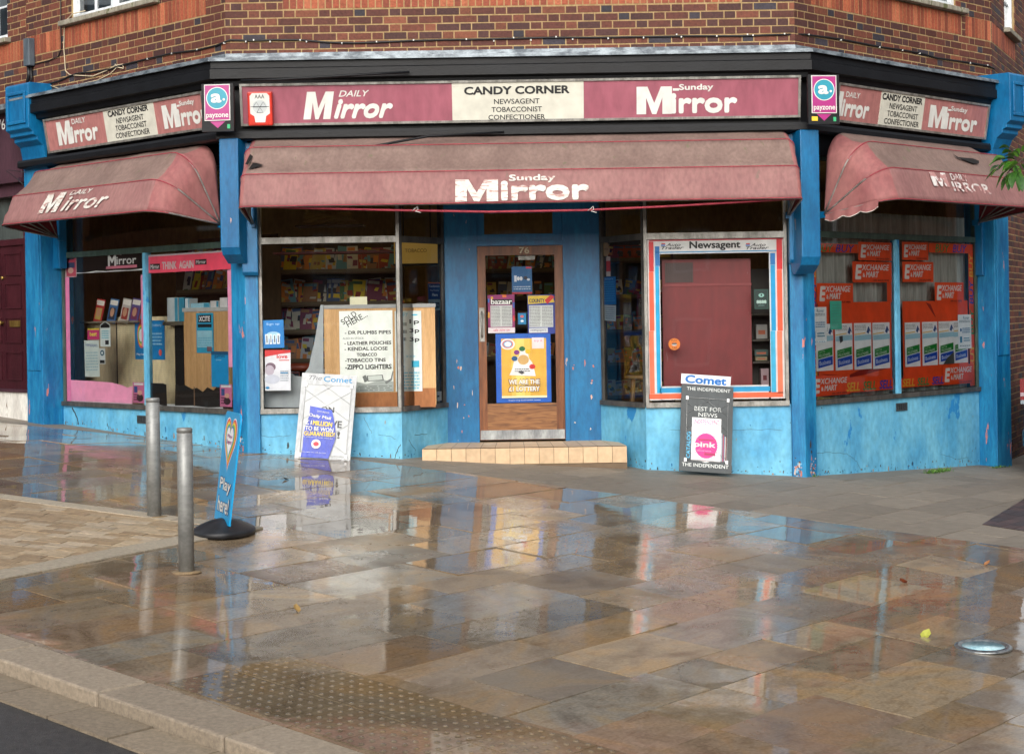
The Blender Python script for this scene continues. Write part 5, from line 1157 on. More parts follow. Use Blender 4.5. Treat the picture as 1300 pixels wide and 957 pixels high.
# boxes on the ledge
for i, (x0, x1, y0, c) in enumerate(((212, 226, 378, (206, 222, 226)), (227, 234, 378, (40, 140, 170)), (235, 241, 379, (210, 224, 228)), (242, 266, 385, (150, 200, 216)), (267, 278, 382, (214, 216, 214)), (279, 293, 378, (222, 224, 224)))):
    a0, a1, b0, b1 = FLb.rect(x0, y0, x1, 395); zz = FLb.rect(233, 396, 300, 500)[3]+.041 if x0 > 230 else .95+0*i; mb = MB(); mb.box(FLb, a0, a1-.004, zz if x0 > 230 else 1.42, b1, -.1, 0, flat(c)); mb.rect(FLb, a0+(a1-a0)*.7, a1-.008, (zz if x0 > 230 else 1.42)+.003, b1-.004, .0012, flat((60, 150, 180)))
    solo('carton', mb, ('tall white carton with blue edge left of the ledge', 'teal carton between white cartons', 'narrow white carton next to the teal carton', 'long pale blue carton lying on the ledge', 'small white carton on the ledge', 'square white carton at the right end of the ledge')[i]+', inside the left window', 'carton')
mb = MB(); a0, a1, b0, b1 = FLb.rect(208, 395, 233, 402); mb.box(FLb, a0, a1, 1.38, 1.418, -.15, .02, flat((96, 90, 76))); mb.box(FLb, a0+.02, a0+.05, .6, 1.38, -.12, -.09, BLK); mb.box(FLb, a1-.05, a1-.02, .6, 1.38, -.12, -.09, BLK); solo('small_shelf', mb, 'little shelf holding cartons behind the cream cabinet in the left window', 'shelf')
for i, (x, c) in enumerate(((113, (180, 50, 50)), (130, (60, 110, 160)), (146, (190, 186, 178)), (158, (90, 80, 140)), (170, (150, 60, 60)))):
    F = PF(FL.P(FL.px(x, 400, -.35)[0]+.08, FL.px(x, 409, -.35)[1], -.35), (FL.u+Vector((0, 0, -.12))), (0.03, .2, 1)); mb = MB()
    mb.box(F, 0, .17, 0, .27, -.006, 0, flat(c)); mb.rect(F, .01, .16, .20, .255, .001, flat((230, 226, 216))); mb.rect(F, .02, .14, .04, .17, .001, flat(MAGC[(i*5+2) % 12])); mb.disc(F, .08, .12, .04, .05, .002, flat((196, 150, 120)), 14)
    solo('magazine', mb, ('red covered', 'blue covered', 'pale covered', 'violet covered', 'dark red covered')[i]+' magazine tilted on the rack inside the left window', 'magazine')
mb = MB(); a0, a1, b0, b1 = FL.rect(108, 409, 183, 500, -.4); mb.box(FL, a0, a1, .55, b1-.01, -.50, -.42, paint('beige_backing', (160, 146, 116), (184, 170, 138), 3, .7)); mb.box(FL, a0, a1, b1-.01, b1+.01, -.5, -.33, flat((130, 124, 108))); solo('low_rack', mb, 'beige low rack holding the tilted magazines inside the left window', 'rack')
wp('notice', 'white handwritten notice hanging low at the left of the left window', 'notice', FL, (107, 432, 126, 478), (196, 208, 204), [('t', 'newspapers', .1, .10, .9, .2, (60, 90, 150), {'rot': -.05}), ('l', .1, .3, .9, .85, 7, (150, 180, 190))], rot=.02)
wp('notice', 'white house-shaped hanging tag with a black top in the left window', 'notice', FL, (127, 408, 140, 440), (206, 216, 214), [('p', [(.05, .26), (.05, .16), (.5, .02), (.95, .16), (.95, .26)], (26, 28, 30)), ('l', .15, .35, .85, .7, 4, (90, 180, 200)), ('r', .5, .75, .85, .92, (30, 34, 40))], poly=[(0, .14), (0, 1), (1, 1), (1, .14), (.5, 0)][::1])
wp('notice', 'small white tag with a dark ring under the house-shaped tag', 'notice', FL, (126, 442, 133.5, 462), (200, 208, 208), [('d', .5, .3, .36, .26, (40, 90, 110)), ('d', .5, .3, .18, .12, (200, 208, 208)), ('r', .1, .75, .9, .95, (30, 34, 38))])
wp('magazine', 'small bright magazine between the white notices in the left window', 'magazine', FL, (111, 417, 126, 431), (200, 60, 120), [('r', 0, 0, 1, .14, (210, 200, 60)), ('t', 'best', .2, .3, .8, .7, (240, 230, 90), {'bold': .03})], d=-.05)
PINK = (246, 150, 196); PINK2 = (250, 176, 210)
wp('window_banner', 'black THE MIRROR banner with a ragged white edge at the top of the left window', 'banner', FL, (97, 324, 183, 347.5, ), (18, 19, 20), [('t', 'THE', .60, .05, .68, .16, (225, 228, 226)), ('t', 'M', .48, .10, .60, .80, (225, 228, 226), {'bold': .04}), ('t', 'irror', .605, .24, .89, .64, (225, 228, 226), {'bold': .03}), ('r', .45, .70, .90, .84, (214, 130, 150)), ('p', [(0, .94), (.12, .97), (.3, .90), (.45, .95), (.6, .93), (.8, .96), (1, .90), (1, 1), (0, 1)], (206, 212, 210))])
wp('poster', 'small framed cover poster at the top left corner of the left window', 'poster', FL, (82.5, 326, 97, 352.5), (200, 176, 176), [('r', .12, .1, .95, .95, (190, 70, 90)), ('r', .2, .3, .85, .55, (60, 70, 110)), ('d', .5, .68, .25, .14, (210, 170, 150)), ('r', .25, .1, .8, .16, (30, 30, 36))])
wp('window_banner', 'pink THINK AGAIN banner at the top of the left window', 'banner', FL, (188.5, 324, 298, 347), (246, 96, 124), [('r', .0, 0, 1, .10, (206, 200, 204)), ('r', .015, .50, .14, .82, (26, 24, 28)), ('t', 'Mirror', .025, .54, .13, .78, (225, 225, 225), {'bold': .02}), ('t', 'THINK', .165, .42, .34, .84, (218, 206, 206), {'bold': .04}), ('t', 'AGAIN', .37, .42, .54, .84, (218, 206, 206), {'bold': .04}), ('r', .56, .40, .69, .68, (26, 24, 28)), ('t', 'Mirror', .57, .44, .68, .64, (225, 225, 225), {'bold': .02})])
for x0, y0, x1, y1, c, lb in ((82.5, 352.5, 89, 511, PINK, 'pink tape strip down the left edge of the left window'), (178.5, 349, 183.6, 440, (226, 150, 184), 'pink tape strip beside the mullion of the left window, torn off low'), (288.5, 343, 295, 466, PINK2, 'pink tape strip down the right edge of the left window')):
    wp('window_tape', lb, 'window tape', FL, (x0, y0, x1, y1), c, [])
wp('window_film', 'pale pink film with a torn top along the bottom left of the left window', 'window film', FL, (85, 482, 168, 511), PINK2, [('r', 0, .9, 1, 1, (214, 208, 212))], poly=[(0, .0), (0, 1), (1, 1), (1, .18), (.93, .25), (.86, .16), (.7, .06), (.4, .02)], d=-.024)
for px_, lb in (((168.5, 485, 183.6, 511), 'pink magazine cover stuck low beside the mullion of the left window'), ((279, 487.5, 294.5, 516), 'pink magazine cover stuck at the bottom right corner of the left window')):
    wp('poster', lb, 'poster', FL, px_, (206, 120, 160), [('r', .1, .04, .9, .14, (225, 225, 225)), ('r', .12, .2, .4, .5, (50, 90, 150)), ('d', .6, .75, .28, .18, (60, 40, 50)), ('d', .6, .5, .2, .12, (214, 170, 150)), ('l', .1, .55, .5, .9, 3, (90, 40, 70))])
wp('window_film', 'torn black film along the bottom right of the left window', 'window film', FL, (189, 486, 283, 515), (22, 23, 25), [('r', .25, .88, .36, 1, (200, 204, 204)), ('p', [(.0, .95), (.1, .9), (.2, .97), (.2, 1), (0, 1)], (206, 210, 210)), ('p', [(.36, .94), (.6, .9), (.8, .95), (1, .9), (1, 1), (.36, 1)], (196, 200, 200)), ('r', .62, .1, .635, .92, (120, 96, 76))], poly=[(0, 0), (0, 1), (1, 1), (1, .06), (.94, 0), (.88, .22), (.8, .1), (.74, .3), (.66, .14), (.6, .2), (.5, .04), (.42, .08), (.40, .02), (.37, .05), (.36, .98), (.25, .98), (.245, .05), (.2, .0)], d=-.024)
# door posters
wp('poster', 'blue lottery poster at the top of the door glass', 'poster', FD, (649.5, 338.5, 675.5, 373.5), (20, 96, 150), [('r', 0, .93, 1, 1, (170, 30, 50)), ('r', .7, .02, .98, .08, (220, 60, 80)), ('r', .12, .33, .24, .55, (210, 220, 225)), ('d', .32, .44, .07, .10, (220, 226, 230)), ('d', .46, .44, .07, .10, (220, 226, 230)), ('d', .68, .42, .10, .09, (40, 40, 60)), ('d', .82, .48, .08, .06, (200, 210, 215)), ('l', .08, .7, .92, .86, 2, (170, 190, 205))], d=-.032)
wp('poster', 'BAZAAR price list poster with a multicoloured border on the left of the door glass', 'poster', FD, (619, 374.5, 653.5, 423), (150, 40, 110), [('r', .12, .05, .20, .12, (230, 180, 50)), ('r', .55, .0, .7, .07, (230, 120, 50)), ('r', 0, .1, .07, .2, (60, 110, 190)), ('r', 0, .45, .07, .6, (230, 160, 60)), ('r', .93, .2, 1, .35, (60, 90, 170)), ('r', .93, .55, 1, .7, (220, 60, 70)), ('r', .1, .12, .92, .26, (24, 24, 30)), ('t', 'bazaar', .12, .11, .90, .25, (240, 240, 236), {'bold': .03}), ('r', .1, .28, .9, .84, (206, 208, 206)), ('l', .12, .3, .46, .82, 14, (120, 122, 124)), ('l', .52, .3, .88, .82, 14, (120, 122, 124)), ('r', 0, .86, 1, 1, (224, 214, 216)), ('t', 'sale now on', .2, .89, .8, .95, (210, 60, 90), {'bold': .01})], d=-.032)
wp('poster', 'COUNTY price list poster with a yellow header on the right of the door glass', 'poster', FD, (669.5, 374.5, 705, 424), (40, 60, 150), [('p', [(.02, .02), (.9, .02), (.98, .2), (.02, .24)], (220, 190, 60)), ('t', 'COUNTY', .06, .1, .62, .2, (30, 36, 80), {'bold': .03}), ('p', [(.62, .14), (.85, .0), (.98, .06), (.72, .24)], (200, 40, 40)), ('r', .05, .27, .92, .83, (206, 210, 208)), ('l', .07, .29, .46, .81, 14, (120, 122, 124)), ('l', .52, .29, .9, .81, 14, (120, 122, 124)), ('r', .04, .85, .72, .97, (220, 222, 222)), ('t', 'newspapers', .1, .88, .66, .95, (90, 90, 110))], d=-.032)
wp('sticker', 'small blue heart sticker between the two price list posters on the door', 'sticker', FD, (657.5, 397.5, 668, 412), (0, 130, 180), [('d', .5, .3, .22, .16, (220, 110, 110)), ('d', .5, .7, .2, .14, (235, 240, 240))], d=-.034)
wp('poster', 'large golden poster reading WE ARE THE £1 LOTTERY on the door glass', 'poster', FD, (629, 424, 699.5, 511.5), (20, 98, 196), [('r', .10, .07, .92, .93, (226, 180, 70)), ('r', .28, .07, .62, .93, (236, 200, 96)), ('r', .36, .07, .52, .93, (244, 216, 120)), ('r', .66, .06, .88, .22, (232, 220, 222)), ('t', 'try it', .70, .09, .85, .13, (210, 80, 130)), ('d', .22, .15, .13, .10, (236, 236, 236)), ('d', .22, .15, .10, .075, (230, 120, 100)), ('d', .22, .15, .08, .06, (100, 170, 210)), ('d', .22, .15, .06, .045, (240, 236, 240)),
    ('p', [(.24, .60), (.30, .50), (.34, .36), (.42, .33), (.45, .24), (.58, .24), (.60, .36), (.66, .42), (.70, .54), (.72, .62)], (232, 232, 232)), ('d', .5, .38, .10, .09, (206, 170, 110)), ('p', [(.40, .56), (.46, .53), (.52, .57), (.47, .59)], (70, 70, 76)), ('l', .34, .5, .62, .56, 2, (110, 110, 116)), ('d', .34, .36, .055, .045, (30, 90, 140)), ('d', .38, .27, .05, .042, (130, 50, 130)), ('d', .48, .22, .055, .045, (30, 110, 60)), ('d', .585, .26, .05, .04, (226, 190, 40)), ('d', .66, .48, .055, .045, (206, 50, 50)),
    ('t', 'WE ARE THE', .22, .655, .80, .745, (110, 50, 40), {'bold': .06}), ('t', 'WE ARE THE', .23, .665, .79, .735, (240, 238, 230), {'bold': .03}), ('t', '£1 LOTTERY', .22, .755, .80, .845, (110, 50, 40), {'bold': .06}), ('t', '£1 LOTTERY', .23, .765, .79, .835, (240, 238, 230), {'bold': .03}), ('r', .10, .90, .92, .93, (236, 226, 190)), ('t', 'Supporting local health causes', .22, .955, .80, .975, (220, 230, 245))], d=-.034)
# right angled window
wp('sticker', 'round tan sticker at the top of the angled glass right of the door', 'sticker', FSR, (763.5, 308, 774, 326), (176, 150, 116), [('t', 'OPEN', .2, .42, .8, .58, (90, 70, 80))], poly=[(.5+.5*math.cos(2*math.pi*k/20), .5-.5*math.sin(2*math.pi*k/20)) for k in range(20)])
wp('sticker', 'red and white strip sticker hanging under the round tan sticker', 'sticker', FSR, (769.5, 326.5, 775, 351), (196, 60, 60), [('r', 0, 0, 1, .2, (210, 200, 196)), ('r', 0, .75, 1, 1, (206, 196, 190))])
wp('poster', 'blue opening times poster on the angled glass right of the door', 'poster', FSR, (765, 352, 782, 387), (30, 104, 176), [('l', .1, .15, .9, .9, 9, (60, 140, 200)), ('t', 'hours', .2, .04, .8, .1, (170, 200, 230))])
wp('notice', 'white taped till notices under the blue poster on the angled glass', 'notice', FSR, (767, 387.5, 782, 407.5), (176, 188, 196), [('l', .1, .1, .9, .9, 6, (120, 136, 150))], rot=-.04)
# newspaper trade surround of the right centre window
ws = thing('window_surround', 'red, white and blue printed surround headed Newsagent inside the right centre window', 'window surround', FC.P(FC.px(908, 500)[0], ZS, 0)); d0 = -.024
def strips(L, nm):
    mb = MB()
    for x0, y0, x1, y1, c, dd in L: mb.box(FC, *FC.rect(x0, y0, x1, y1, d0), d0-.001+dd, d0+dd, flat(c, .4))
    part(nm, mb, ws)
strips([(821.5, 304, 995.5, 323, (222, 222, 220), 0), (821.5, 323, 839, 508.5, (222, 222, 220), 0), (976, 320, 995.5, 506, (222, 222, 220), 0), (839, 490.5, 976, 508, (222, 222, 220), 0)], 'white_ground')
strips([(824, 304.8, 994, 306.5, (206, 40, 60), .0012), (823.5, 307, 829.8, 345, (210, 34, 40), .0012), (985.5, 303.5, 993, 342, (210, 34, 40), .0012), (823.8, 345.2, 830.2, 420, (238, 100, 66), .0012), (986, 342.2, 993.2, 420, (238, 96, 60), .0012), (824, 420.2, 830.6, 500, (242, 124, 90), .0012), (986.4, 420.2, 993.5, 499, (242, 130, 96), .0012), (824, 500.2, 994, 506.6, (240, 112, 74), .0012)], 'red_strip')
strips([(831.8, 320, 986, 321.3, (30, 140, 200), .0012), (831.2, 313, 837.4, 338, (20, 120, 190), .0012), (977.6, 321.4, 984, 336, (20, 120, 190), .0012), (831.6, 338.2, 837.8, 499, (0, 170, 220), .0012), (978, 336.2, 984.6, 420, (0, 160, 214), .0012), (978.2, 420.2, 985, 498, (60, 180, 220), .0012), (838, 492.5, 978, 498.6, (40, 160, 210), .0012)], 'blue_strip')
mb = MB(); mb.text(FC, 'Newsagent', *FC.rect(875, 306.5, 940, 318.5, d0), d0+.003, BK, .03)
for x0, x1 in ((839.5, 868), (947, 976)):
    mb.text(FC, 'Auto', *FC.rect(x0+6, 309, x1-4, 313, d0), d0+.003, BK, .02, .35); mb.text(FC, 'Trader', *FC.rect(x0, 313, x1, 316.8, d0), d0+.003, BK, .03, .3); mb.rect(FC, *FC.rect(x0, 309, x0+5, 310.4, d0), d0+.003, flat((210, 40, 50))); mb.rect(FC, *FC.rect(x0-.5, 310.8, x0+5, 312.4, d0), d0+.003, flat((30, 120, 200)))
part('lettering', mb, ws)
FM = PF((0, 16.42, 0), (1, 0, 0)); mb = MB(); MRN = paint('maroon_board', (112, 28, 32), (124, 38, 40), 1.6, .45, chips=(130, 84, 84), chip_thr=.69, bump=.1)
mb.box(FM, *FM.rect(840, 330, 954, 494), -.02, 0, MRN); mb.box(FM, *FM.rect(842, 361, 954, 364, .002), .001, .008, flat((136, 56, 58)))
mrn = solo('maroon_board', mb, 'large plain maroon board filling the right centre window', 'board')
mb = MB(); a0, a1, b0, b1 = FM.rect(844, 334, 880, 359, .004); mb.rect(FM, a0, a1, b0, b1, .002, flat((62, 46, 46)))
for k in range(14): x = a0+(a1-a0)*(k+.5)/14; mb.box(FM, x-.004, x+.004, b0, b1, .0025, .008, flat((84, 66, 62)))
part('vent_grille', mb, mrn)
wp('sticker', 'round orange PULL sticker low on the maroon board', 'sticker', FC, (848.5, 429.5, 863.5, 444.5), (226, 130, 40), [('t', 'PULL', .25, .12, .75, .24, (40, 30, 30)), ('d', .5, .52, .22, .14, (190, 190, 190)), ('r', .3, .40, .7, .5, (40, 36, 36)), ('t', 'TAB', .3, .76, .7, .88, (40, 30, 30))], poly=[(.5+.5*math.cos(2*math.pi*k/24), .5-.5*math.sin(2*math.pi*k/24)) for k in range(24)])
wp('sticker', 'dark green number sticker at the right edge of the right centre window', 'sticker', FC, (957.5, 367.5, 975.5, 392.5), (14, 70, 60), [('r', .06, .04, .94, .96, (16, 50, 46)), ('d', .5, .3, .2, .14, (140, 190, 180)), ('r', .45, .24, .55, .34, (16, 50, 46)), ('t', '8888', .15, .55, .85, .72, (190, 220, 210), {'bold': .03}), ('t', 'points', .3, .78, .7, .86, (120, 160, 150))])
for i, (x0, y0, x1, y1, c) in enumerate(((960, 412, 974, 430, (150, 150, 146)), (958, 444, 975, 452, (60, 84, 80)), (966, 468, 976, 489, (176, 150, 156)), (959, 453, 974, 458, (140, 130, 100)))):
    a0, a1, b0, b1 = FM.rect(x0, y0, x1, y1, -.25); mb = MB(); mb.box(FM, a0, a1, b0, b1, -.35, -.25, flat(c)); mb.rect(FM, a0+.02, a1-.02, b0+(b1-b0)*.3, b0+(b1-b0)*.6, -.249, flat((170, 90, 60) if i != 2 else (110, 40, 50)))
    solo('packet', mb, ('pale packet on the upper shelf', 'dark green packet on the middle shelf', 'striped pale packet on the lowest shelf', 'tan packet lying under the dark green packet')[i]+' right of the maroon board', 'packet')
mb = MB(); a0, a1 = FM.px(955, 400, -.2)[0], FM.px(990, 400, -.2)[0]
for y in (398, 430.5, 458.5, 489.5): b = FM.px(960, y, -.25)[1]; mb.box(FM, a0, a1, b-.02, b-.002, -.42, -.2, flat((60, 54, 44)))
mb.box(FM, a0, a1, .4, FM.px(960, 340)[1], -.46, -.43, flat((40, 36, 30))); mb.box(FM, a1, a1+.02, .4, FM.px(960, 340)[1], -.46, -.2, flat((40, 36, 30))); solo('narrow_shelf', mb, 'narrow dark shelf unit at the right edge of the right centre window', 'shelves')
# stool and papers
ps_ = Vector((1.31, 17.3, .17)); st = thing('wooden_stool', 'light wooden stool seen low through the angled glass right of the door', 'stool', ps_); zt_ = EYE-(478-396)*17.3/FPX
PINE = paint('pine', (190, 146, 86), (214, 172, 110), 3, .5, stretch=(4, 4, .6)); mb = MB(); mb.lathe(ps_+Vector((0, 0, zt_-.17-.03)), [(.15, 0), (.165, .012), (.165, .022), (.15, .03)], PINE, 24); part('seat', mb, st)
for k in range(4):
    t = math.pi/4+k*math.pi/2; mb = MB(); A = ps_+Vector((.10*math.cos(t), .10*math.sin(t), zt_-.2)); B = ps_+Vector((.17*math.cos(t), .17*math.sin(t), 0)); mb.tube([A, A.lerp(B, .3), A.lerp(B, .6), B], .018, PINE, 10, radii=[.015, .021, .017, .013]); part('leg', mb, st)
mb = MB()
for k in range(4):
    t = math.pi/4+k*math.pi/2; t2 = t+math.pi/2; mb.tube([ps_+Vector((.145*math.cos(t), .145*math.sin(t), .2+.03*(k % 2))), ps_+Vector((.145*math.cos(t2), .145*math.sin(t2), .2+.03*(k % 2)))], .009, PINE, 8)
part('rungs', mb, st)
pn = at(418, 283, 17.2); mb = MB(); rr = random.Random(2)
for k in range(7):
    n = 14; w_ = .28-.01*k; vs = []
    for i in range(n+1):
        x = -w_+2*w_*i/n; z = .018*k+.03*math.sin(x*9+k*.7)+rr.uniform(-.003, .003)
        vs += [pn+Vector((x, -.15, z)), pn+Vector((x, .15, z))]
    mb.add(vs, [(2*i, 2*i+2, 2*i+3, 2*i+1) for i in range(n)], flat((206, 186, 120)), smooth=True)
mb.box(PF(pn+Vector((0, .16, 0)), (1, 0, 0)), -.33, .36, -.045, -.03, 0, .34, flat((70, 56, 40))); solo('paper_bundle', mb, 'crumpled yellowish papers on a high shelf inside the left centre window', 'papers')
mb = MB(); mb.box(PF((0, 16.95, 0), (1, 0, 0)), -2.4, -1.2, 2.08, 2.10, -.3, 0, flat((110, 40, 34))); solo('high_shelf', mb, 'dark red shelf edge running across inside the left centre window', 'shelf')
pc = at(345, 490, 17.4); ch_ = at(384, 466, 17.3); mb = MB(); mb.lathe(Vector((ch_.x, ch_.y, ch_.z-.04)), [(.17, 0), (.2, .02), (.2, .06), (.16, .08)], flat((112, 44, 24)), 20); mb.tube([Vector((ch_.x, ch_.y, .17)), Vector((ch_.x, ch_.y, ch_.z-.03))], .03, BLK, 8); mb.lathe(Vector((ch_.x, ch_.y, .17)), [(.2, 0), (.2, .02), (.03, .05)], BLK, 20); solo('round_stool', mb, 'reddish brown round stool behind the grey panel of the display stand', 'stool')

# right window: curtain and red newspaper vinyl
mb = MB(); vs = []; n = 220; a0, a1 = FR.px(1030, 400)[0]+.03, FR.px(1240, 400)[0]-.03
for i in range(n+1):
    a = a0+(a1-a0)*i/n; dd = -.13+.022*math.sin(i*.9)+.012*math.sin(i*.37+1); vs += [FR.P(a, ZS, dd), FR.P(a, 2.42, dd)]
mb.add(vs, [(2*i, 2*i+2, 2*i+3, 2*i+1) for i in range(n)], paint('grey_curtain', (150, 158, 150), (196, 202, 194), 2, .85, stretch=(3, 3, .3)), smooth=True); solo('curtain', mb, 'grey pleated curtain hanging behind the posters of the right window', 'curtain')
RED = (240, 84, 28); EX = [('t', 'E', .06, .14, .24, .86, (234, 234, 230), {'bold': .06, 'shear': .15}), ('t', 'XCHANGE', .23, .13, .93, .42, (234, 234, 230), {'bold': .03, 'shear': .2}), ('t', '&', .25, .55, .31, .75, (234, 234, 230), {'bold': .03}), ('t', 'MART', .33, .47, .66, .76, (234, 234, 230), {'bold': .04, 'shear': .2}), ('t', 'ON SALE HERE', .52, .86, .92, .94, (70, 20, 16), {'bold': .01})]
GRN, BLW, YLW = (20, 150, 80), (30, 70, 190), (236, 190, 60)
def vin(px_, lb, items=(), base=RED, d=-.026, **k): return wp('vinyl_panel', lb, 'window vinyl', FR, px_, base, list(items), d=d, **k)
vin((1031, 308.5, 1089, 320), 'red vinyl strip lettered BUY BUY at the top left of the right window', [('t', 'BUY', .10, .1, .45, .95, GRN, {'bold': .02, 'shear': .2}), ('t', 'BUY', .50, .1, .92, .95, BLW, {'bold': .02, 'shear': .2})])
vin((1179, 308.5, 1236, 320.5), 'red vinyl strip lettered BUY BUY at the top right of the right window', [('t', 'BUY', .14, .1, .45, .95, GRN, {'bold': .02, 'shear': .2}), ('t', 'BUY', .52, .1, .84, .95, BLW, {'bold': .02, 'shear': .2})])
vin((1089.5, 307, 1132, 330.5), 'top Exchange and Mart panel left of the mullion of the right window', EX); vin((1145, 307, 1178.5, 330), 'top Exchange and Mart panel right of the mullion of the right window', EX)
vin((1082, 332, 1132, 358.5), 'second Exchange and Mart panel, left of the mullion of the right window', EX, d=-.023); vin((1145.5, 332, 1185, 358), 'second Exchange and Mart panel, right of the mullion of the right window', EX, d=-.023)
vin((1037, 359.5, 1083, 386.5), 'Exchange and Mart panel at the left, above the green card, in the right window', EX, d=-.023); vin((1186.5, 358.5, 1223.5, 385), 'Exchange and Mart panel under the right curtain gap in the right window', EX, d=-.023)
vin((1038, 384, 1132, 498), 'large red vinyl sheet behind the leaflets in the left half of the right window', [('p', [(.02, .80), (.4, .83), (.55, .78), (.9, .76), (.95, .78), (.6, .84), (.4, .86), (.2, .84)], (150, 30, 14))], d=-.032); vin((1145.5, 382.5, 1229, 491), 'large red vinyl sheet behind the leaflets in the right half of the right window', [('p', [(.35, .02), (.42, .04), (.5, .2), (.46, .16)], (150, 30, 14))], d=-.032)
vin((1126, 358.6, 1132, 383.8), 'narrow red vinyl strip left of the mullion of the right window', d=-.03)
for x0, x1, L, lb in ((1029.5, 1037, [(320, 352, YLW), (356, 392, BLW), (396, 436, GRN), (440, 477, YLW)], 'vertical red BUY strip down the left edge of the right window'), (1229.2, 1236.5, [(322, 352, YLW), (356, 386, BLW), (392, 425, GRN), (436, 470, YLW)], 'vertical red BUY strip down the right edge of the right window')):
    a0, a1, b0, b1 = FR.rect(x0, 320.5, x1, 497 if x0 < 1100 else 490, -.026); mb = MB(); mb.box(FR, a0, a1, b0, b1, -.027, -.026, flat(RED)); TF = PF(FR.P(a1-.008, 0, -.0245), FR.v, -FR.u)
    for y0, y1, c in L: zb_, zt2 = FR.px(x0, y1, -.026)[1], FR.px(x0, y0, -.026)[1]; mb.text(TF, 'BUY', zb_, zt2, .0, (a1-a0)-.016, 0, flat(c), .02, .1)
    solo('vinyl_panel', mb, lb, 'window vinyl')
vin((1029.5, 478, 1079, 504), 'Exchange and Mart panel at the bottom left of the right window', EX, d=-.022); vin((1196.5, 464, 1236.5, 489), 'Exchange and Mart panel at the bottom right of the right window', EX, d=-.022)
def sell(px_, lb): vin(px_, lb, [('t', 'SELL', .04, .1, .31, .9, YLW, {'bold': .03, 'shear': .2}), ('t', 'SELL', .37, .1, .64, .9, GRN, {'bold': .03, 'shear': .2}), ('t', 'SELL', .71, .1, .98, .9, BLW, {'bold': .03, 'shear': .2})], d=-.021)
sell((1072, 484.5, 1134, 499), 'SELL SELL SELL strip in yellow, green and blue left of the mullion'); sell((1143.5, 480, 1199, 492.5), 'SELL SELL SELL strip in yellow, green and blue right of the mullion')
LEAF = [('l', .05, .04, .7, .16, 4, (150, 158, 160)), ('p', [(.72, .20), (.82, .08), (.86, .08), (.98, .20), (.90, .17), (.84, .24)], (20, 80, 140)), ('p', [(.02, .235), (.65, .205), (.65, .225), (.02, .255)], (240, 196, 80)), ('p', [(.02, .27), (1, .25), (1, .36), (.02, .38)], (170, 214, 228)), ('p', [(.1, .57), (.94, .50), (.94, .67), (.1, .74)], (20, 140, 50)), ('t', 'LOTTO', .15, .575, .5, .62, (200, 230, 200), {'rot': .1}), ('t', 'MILLIONAIRE', .15, .63, .8, .69, (210, 236, 210), {'rot': .1, 'bold': .01}), ('p', [(.1, .76), (.94, .69), (.94, .87), (.1, .94)], (20, 80, 190)), ('t', 'Business', .16, .775, .82, .865, (206, 222, 244), {'rot': .1, 'bold': .02})]
NAMES = ('first', 'second', 'third', 'fourth')
for i, x in enumerate((1035.5, 1060, 1084, 1107.5)):
    wp('leaflet', NAMES[i]+' lottery leaflet from the left in the left half of the right window', 'leaflet', FR, (x, 411.5-.6*i, x+22.3, 471.5-1.0*i), (246, 250, 250), LEAF+([('p', [(.2, .28), (.4, .26), (.42, .38), (.26, .42)], (60, 66, 66))] if i == 1 else []), d=-.016-.0*i-.006, group='lottery leaflets in the right window')
for i, x in enumerate((1148.5, 1170.5, 1191.3, 1210)):
    wp('leaflet', NAMES[i]+' lottery leaflet from the left in the right half of the right window', 'leaflet', FR, (x, 409.5-.7*i, x+19.8 if i < 3 else x+18.5, 466-1.6*i), (246, 250, 250), LEAF+([('p', [(.25, 1), (.5, .86), (.95, .72), (.98, 1)], (84, 90, 86))] if i == 2 else []), d=-.022, group='lottery leaflets in the right window')
TYPED = [('t', 'Rover', .4, .05, .85, .14, (60, 120, 150)), ('l', .08, .16, .9, .24, 2, (120, 150, 160)), ('d', .2, .45, .06, .07, (40, 100, 160)), ('l', .3, .38, .9, .55, 3, (90, 150, 190)), ('r', .12, .64, .28, .82, (60, 150, 190)), ('l', .4, .66, .85, .8, 2, (90, 160, 190)), ('l', .1, .88, .9, .95, 1, (130, 150, 160))]
wp('notice', 'white leaflet with blue marks at the left edge of the right window', 'notice', FR, (1028.5, 390, 1049.5, 438.5), (244, 250, 252), TYPED, d=-.016)
wp('notice', 'turquoise card hanging over the leaflets in the left half of the right window', 'notice', FR, (1053.5, 382, 1068.5, 418.5), (80, 206, 180), [('l', .15, .1, .85, .9, 8, (90, 190, 168))], d=-.016)
wp('notice', 'white leaflet with pale blue marks at the right edge of the right window', 'notice', FR, (1216, 399.5, 1233, 443), (244, 250, 252), TYPED, d=-.016)

# ================================================================== WEEDS, CAR, TREE, STREET BEHIND
GRS = [flat((70, 110, 30), .6), flat((96, 136, 44), .6), flat((50, 90, 30), .6)]
def weeds(pts, lb, n, h):
    mb = MB(); rr = random.Random(n)
    for x, y in pts:
        p = gpt(x, y)
        for k in range(n):
            b = p+Vector((rr.gauss(0, .035), rr.gauss(0, .012), 0)); t = rr.uniform(0, 6.28); ln = Vector((math.cos(t), math.sin(t), 0))*rr.uniform(.01, .05); hh = h*rr.uniform(.4, 1); w_ = Vector((-math.sin(t), math.cos(t), 0))*.004
            mb.quad([b-w_, b+w_, b+ln*.5+w_*.8+Vector((0, 0, hh*.7)), b+ln+Vector((0, 0, hh))], rr.choice(GRS)); 
    solo('weed_clump', mb, lb, 'weeds')
weeds([(990, 601), (996, 602), (1001, 603)], 'grassy weeds at the foot of the right corner post', 60, .09)
weeds([(1033, 605)], 'tiny weed just right of the right corner post foot', 24, .04); weeds([(1180, 601), (1187, 600), (1193, 599), (1200, 598)], 'low green weeds along the pale blue wall under the right window', 45, .05)
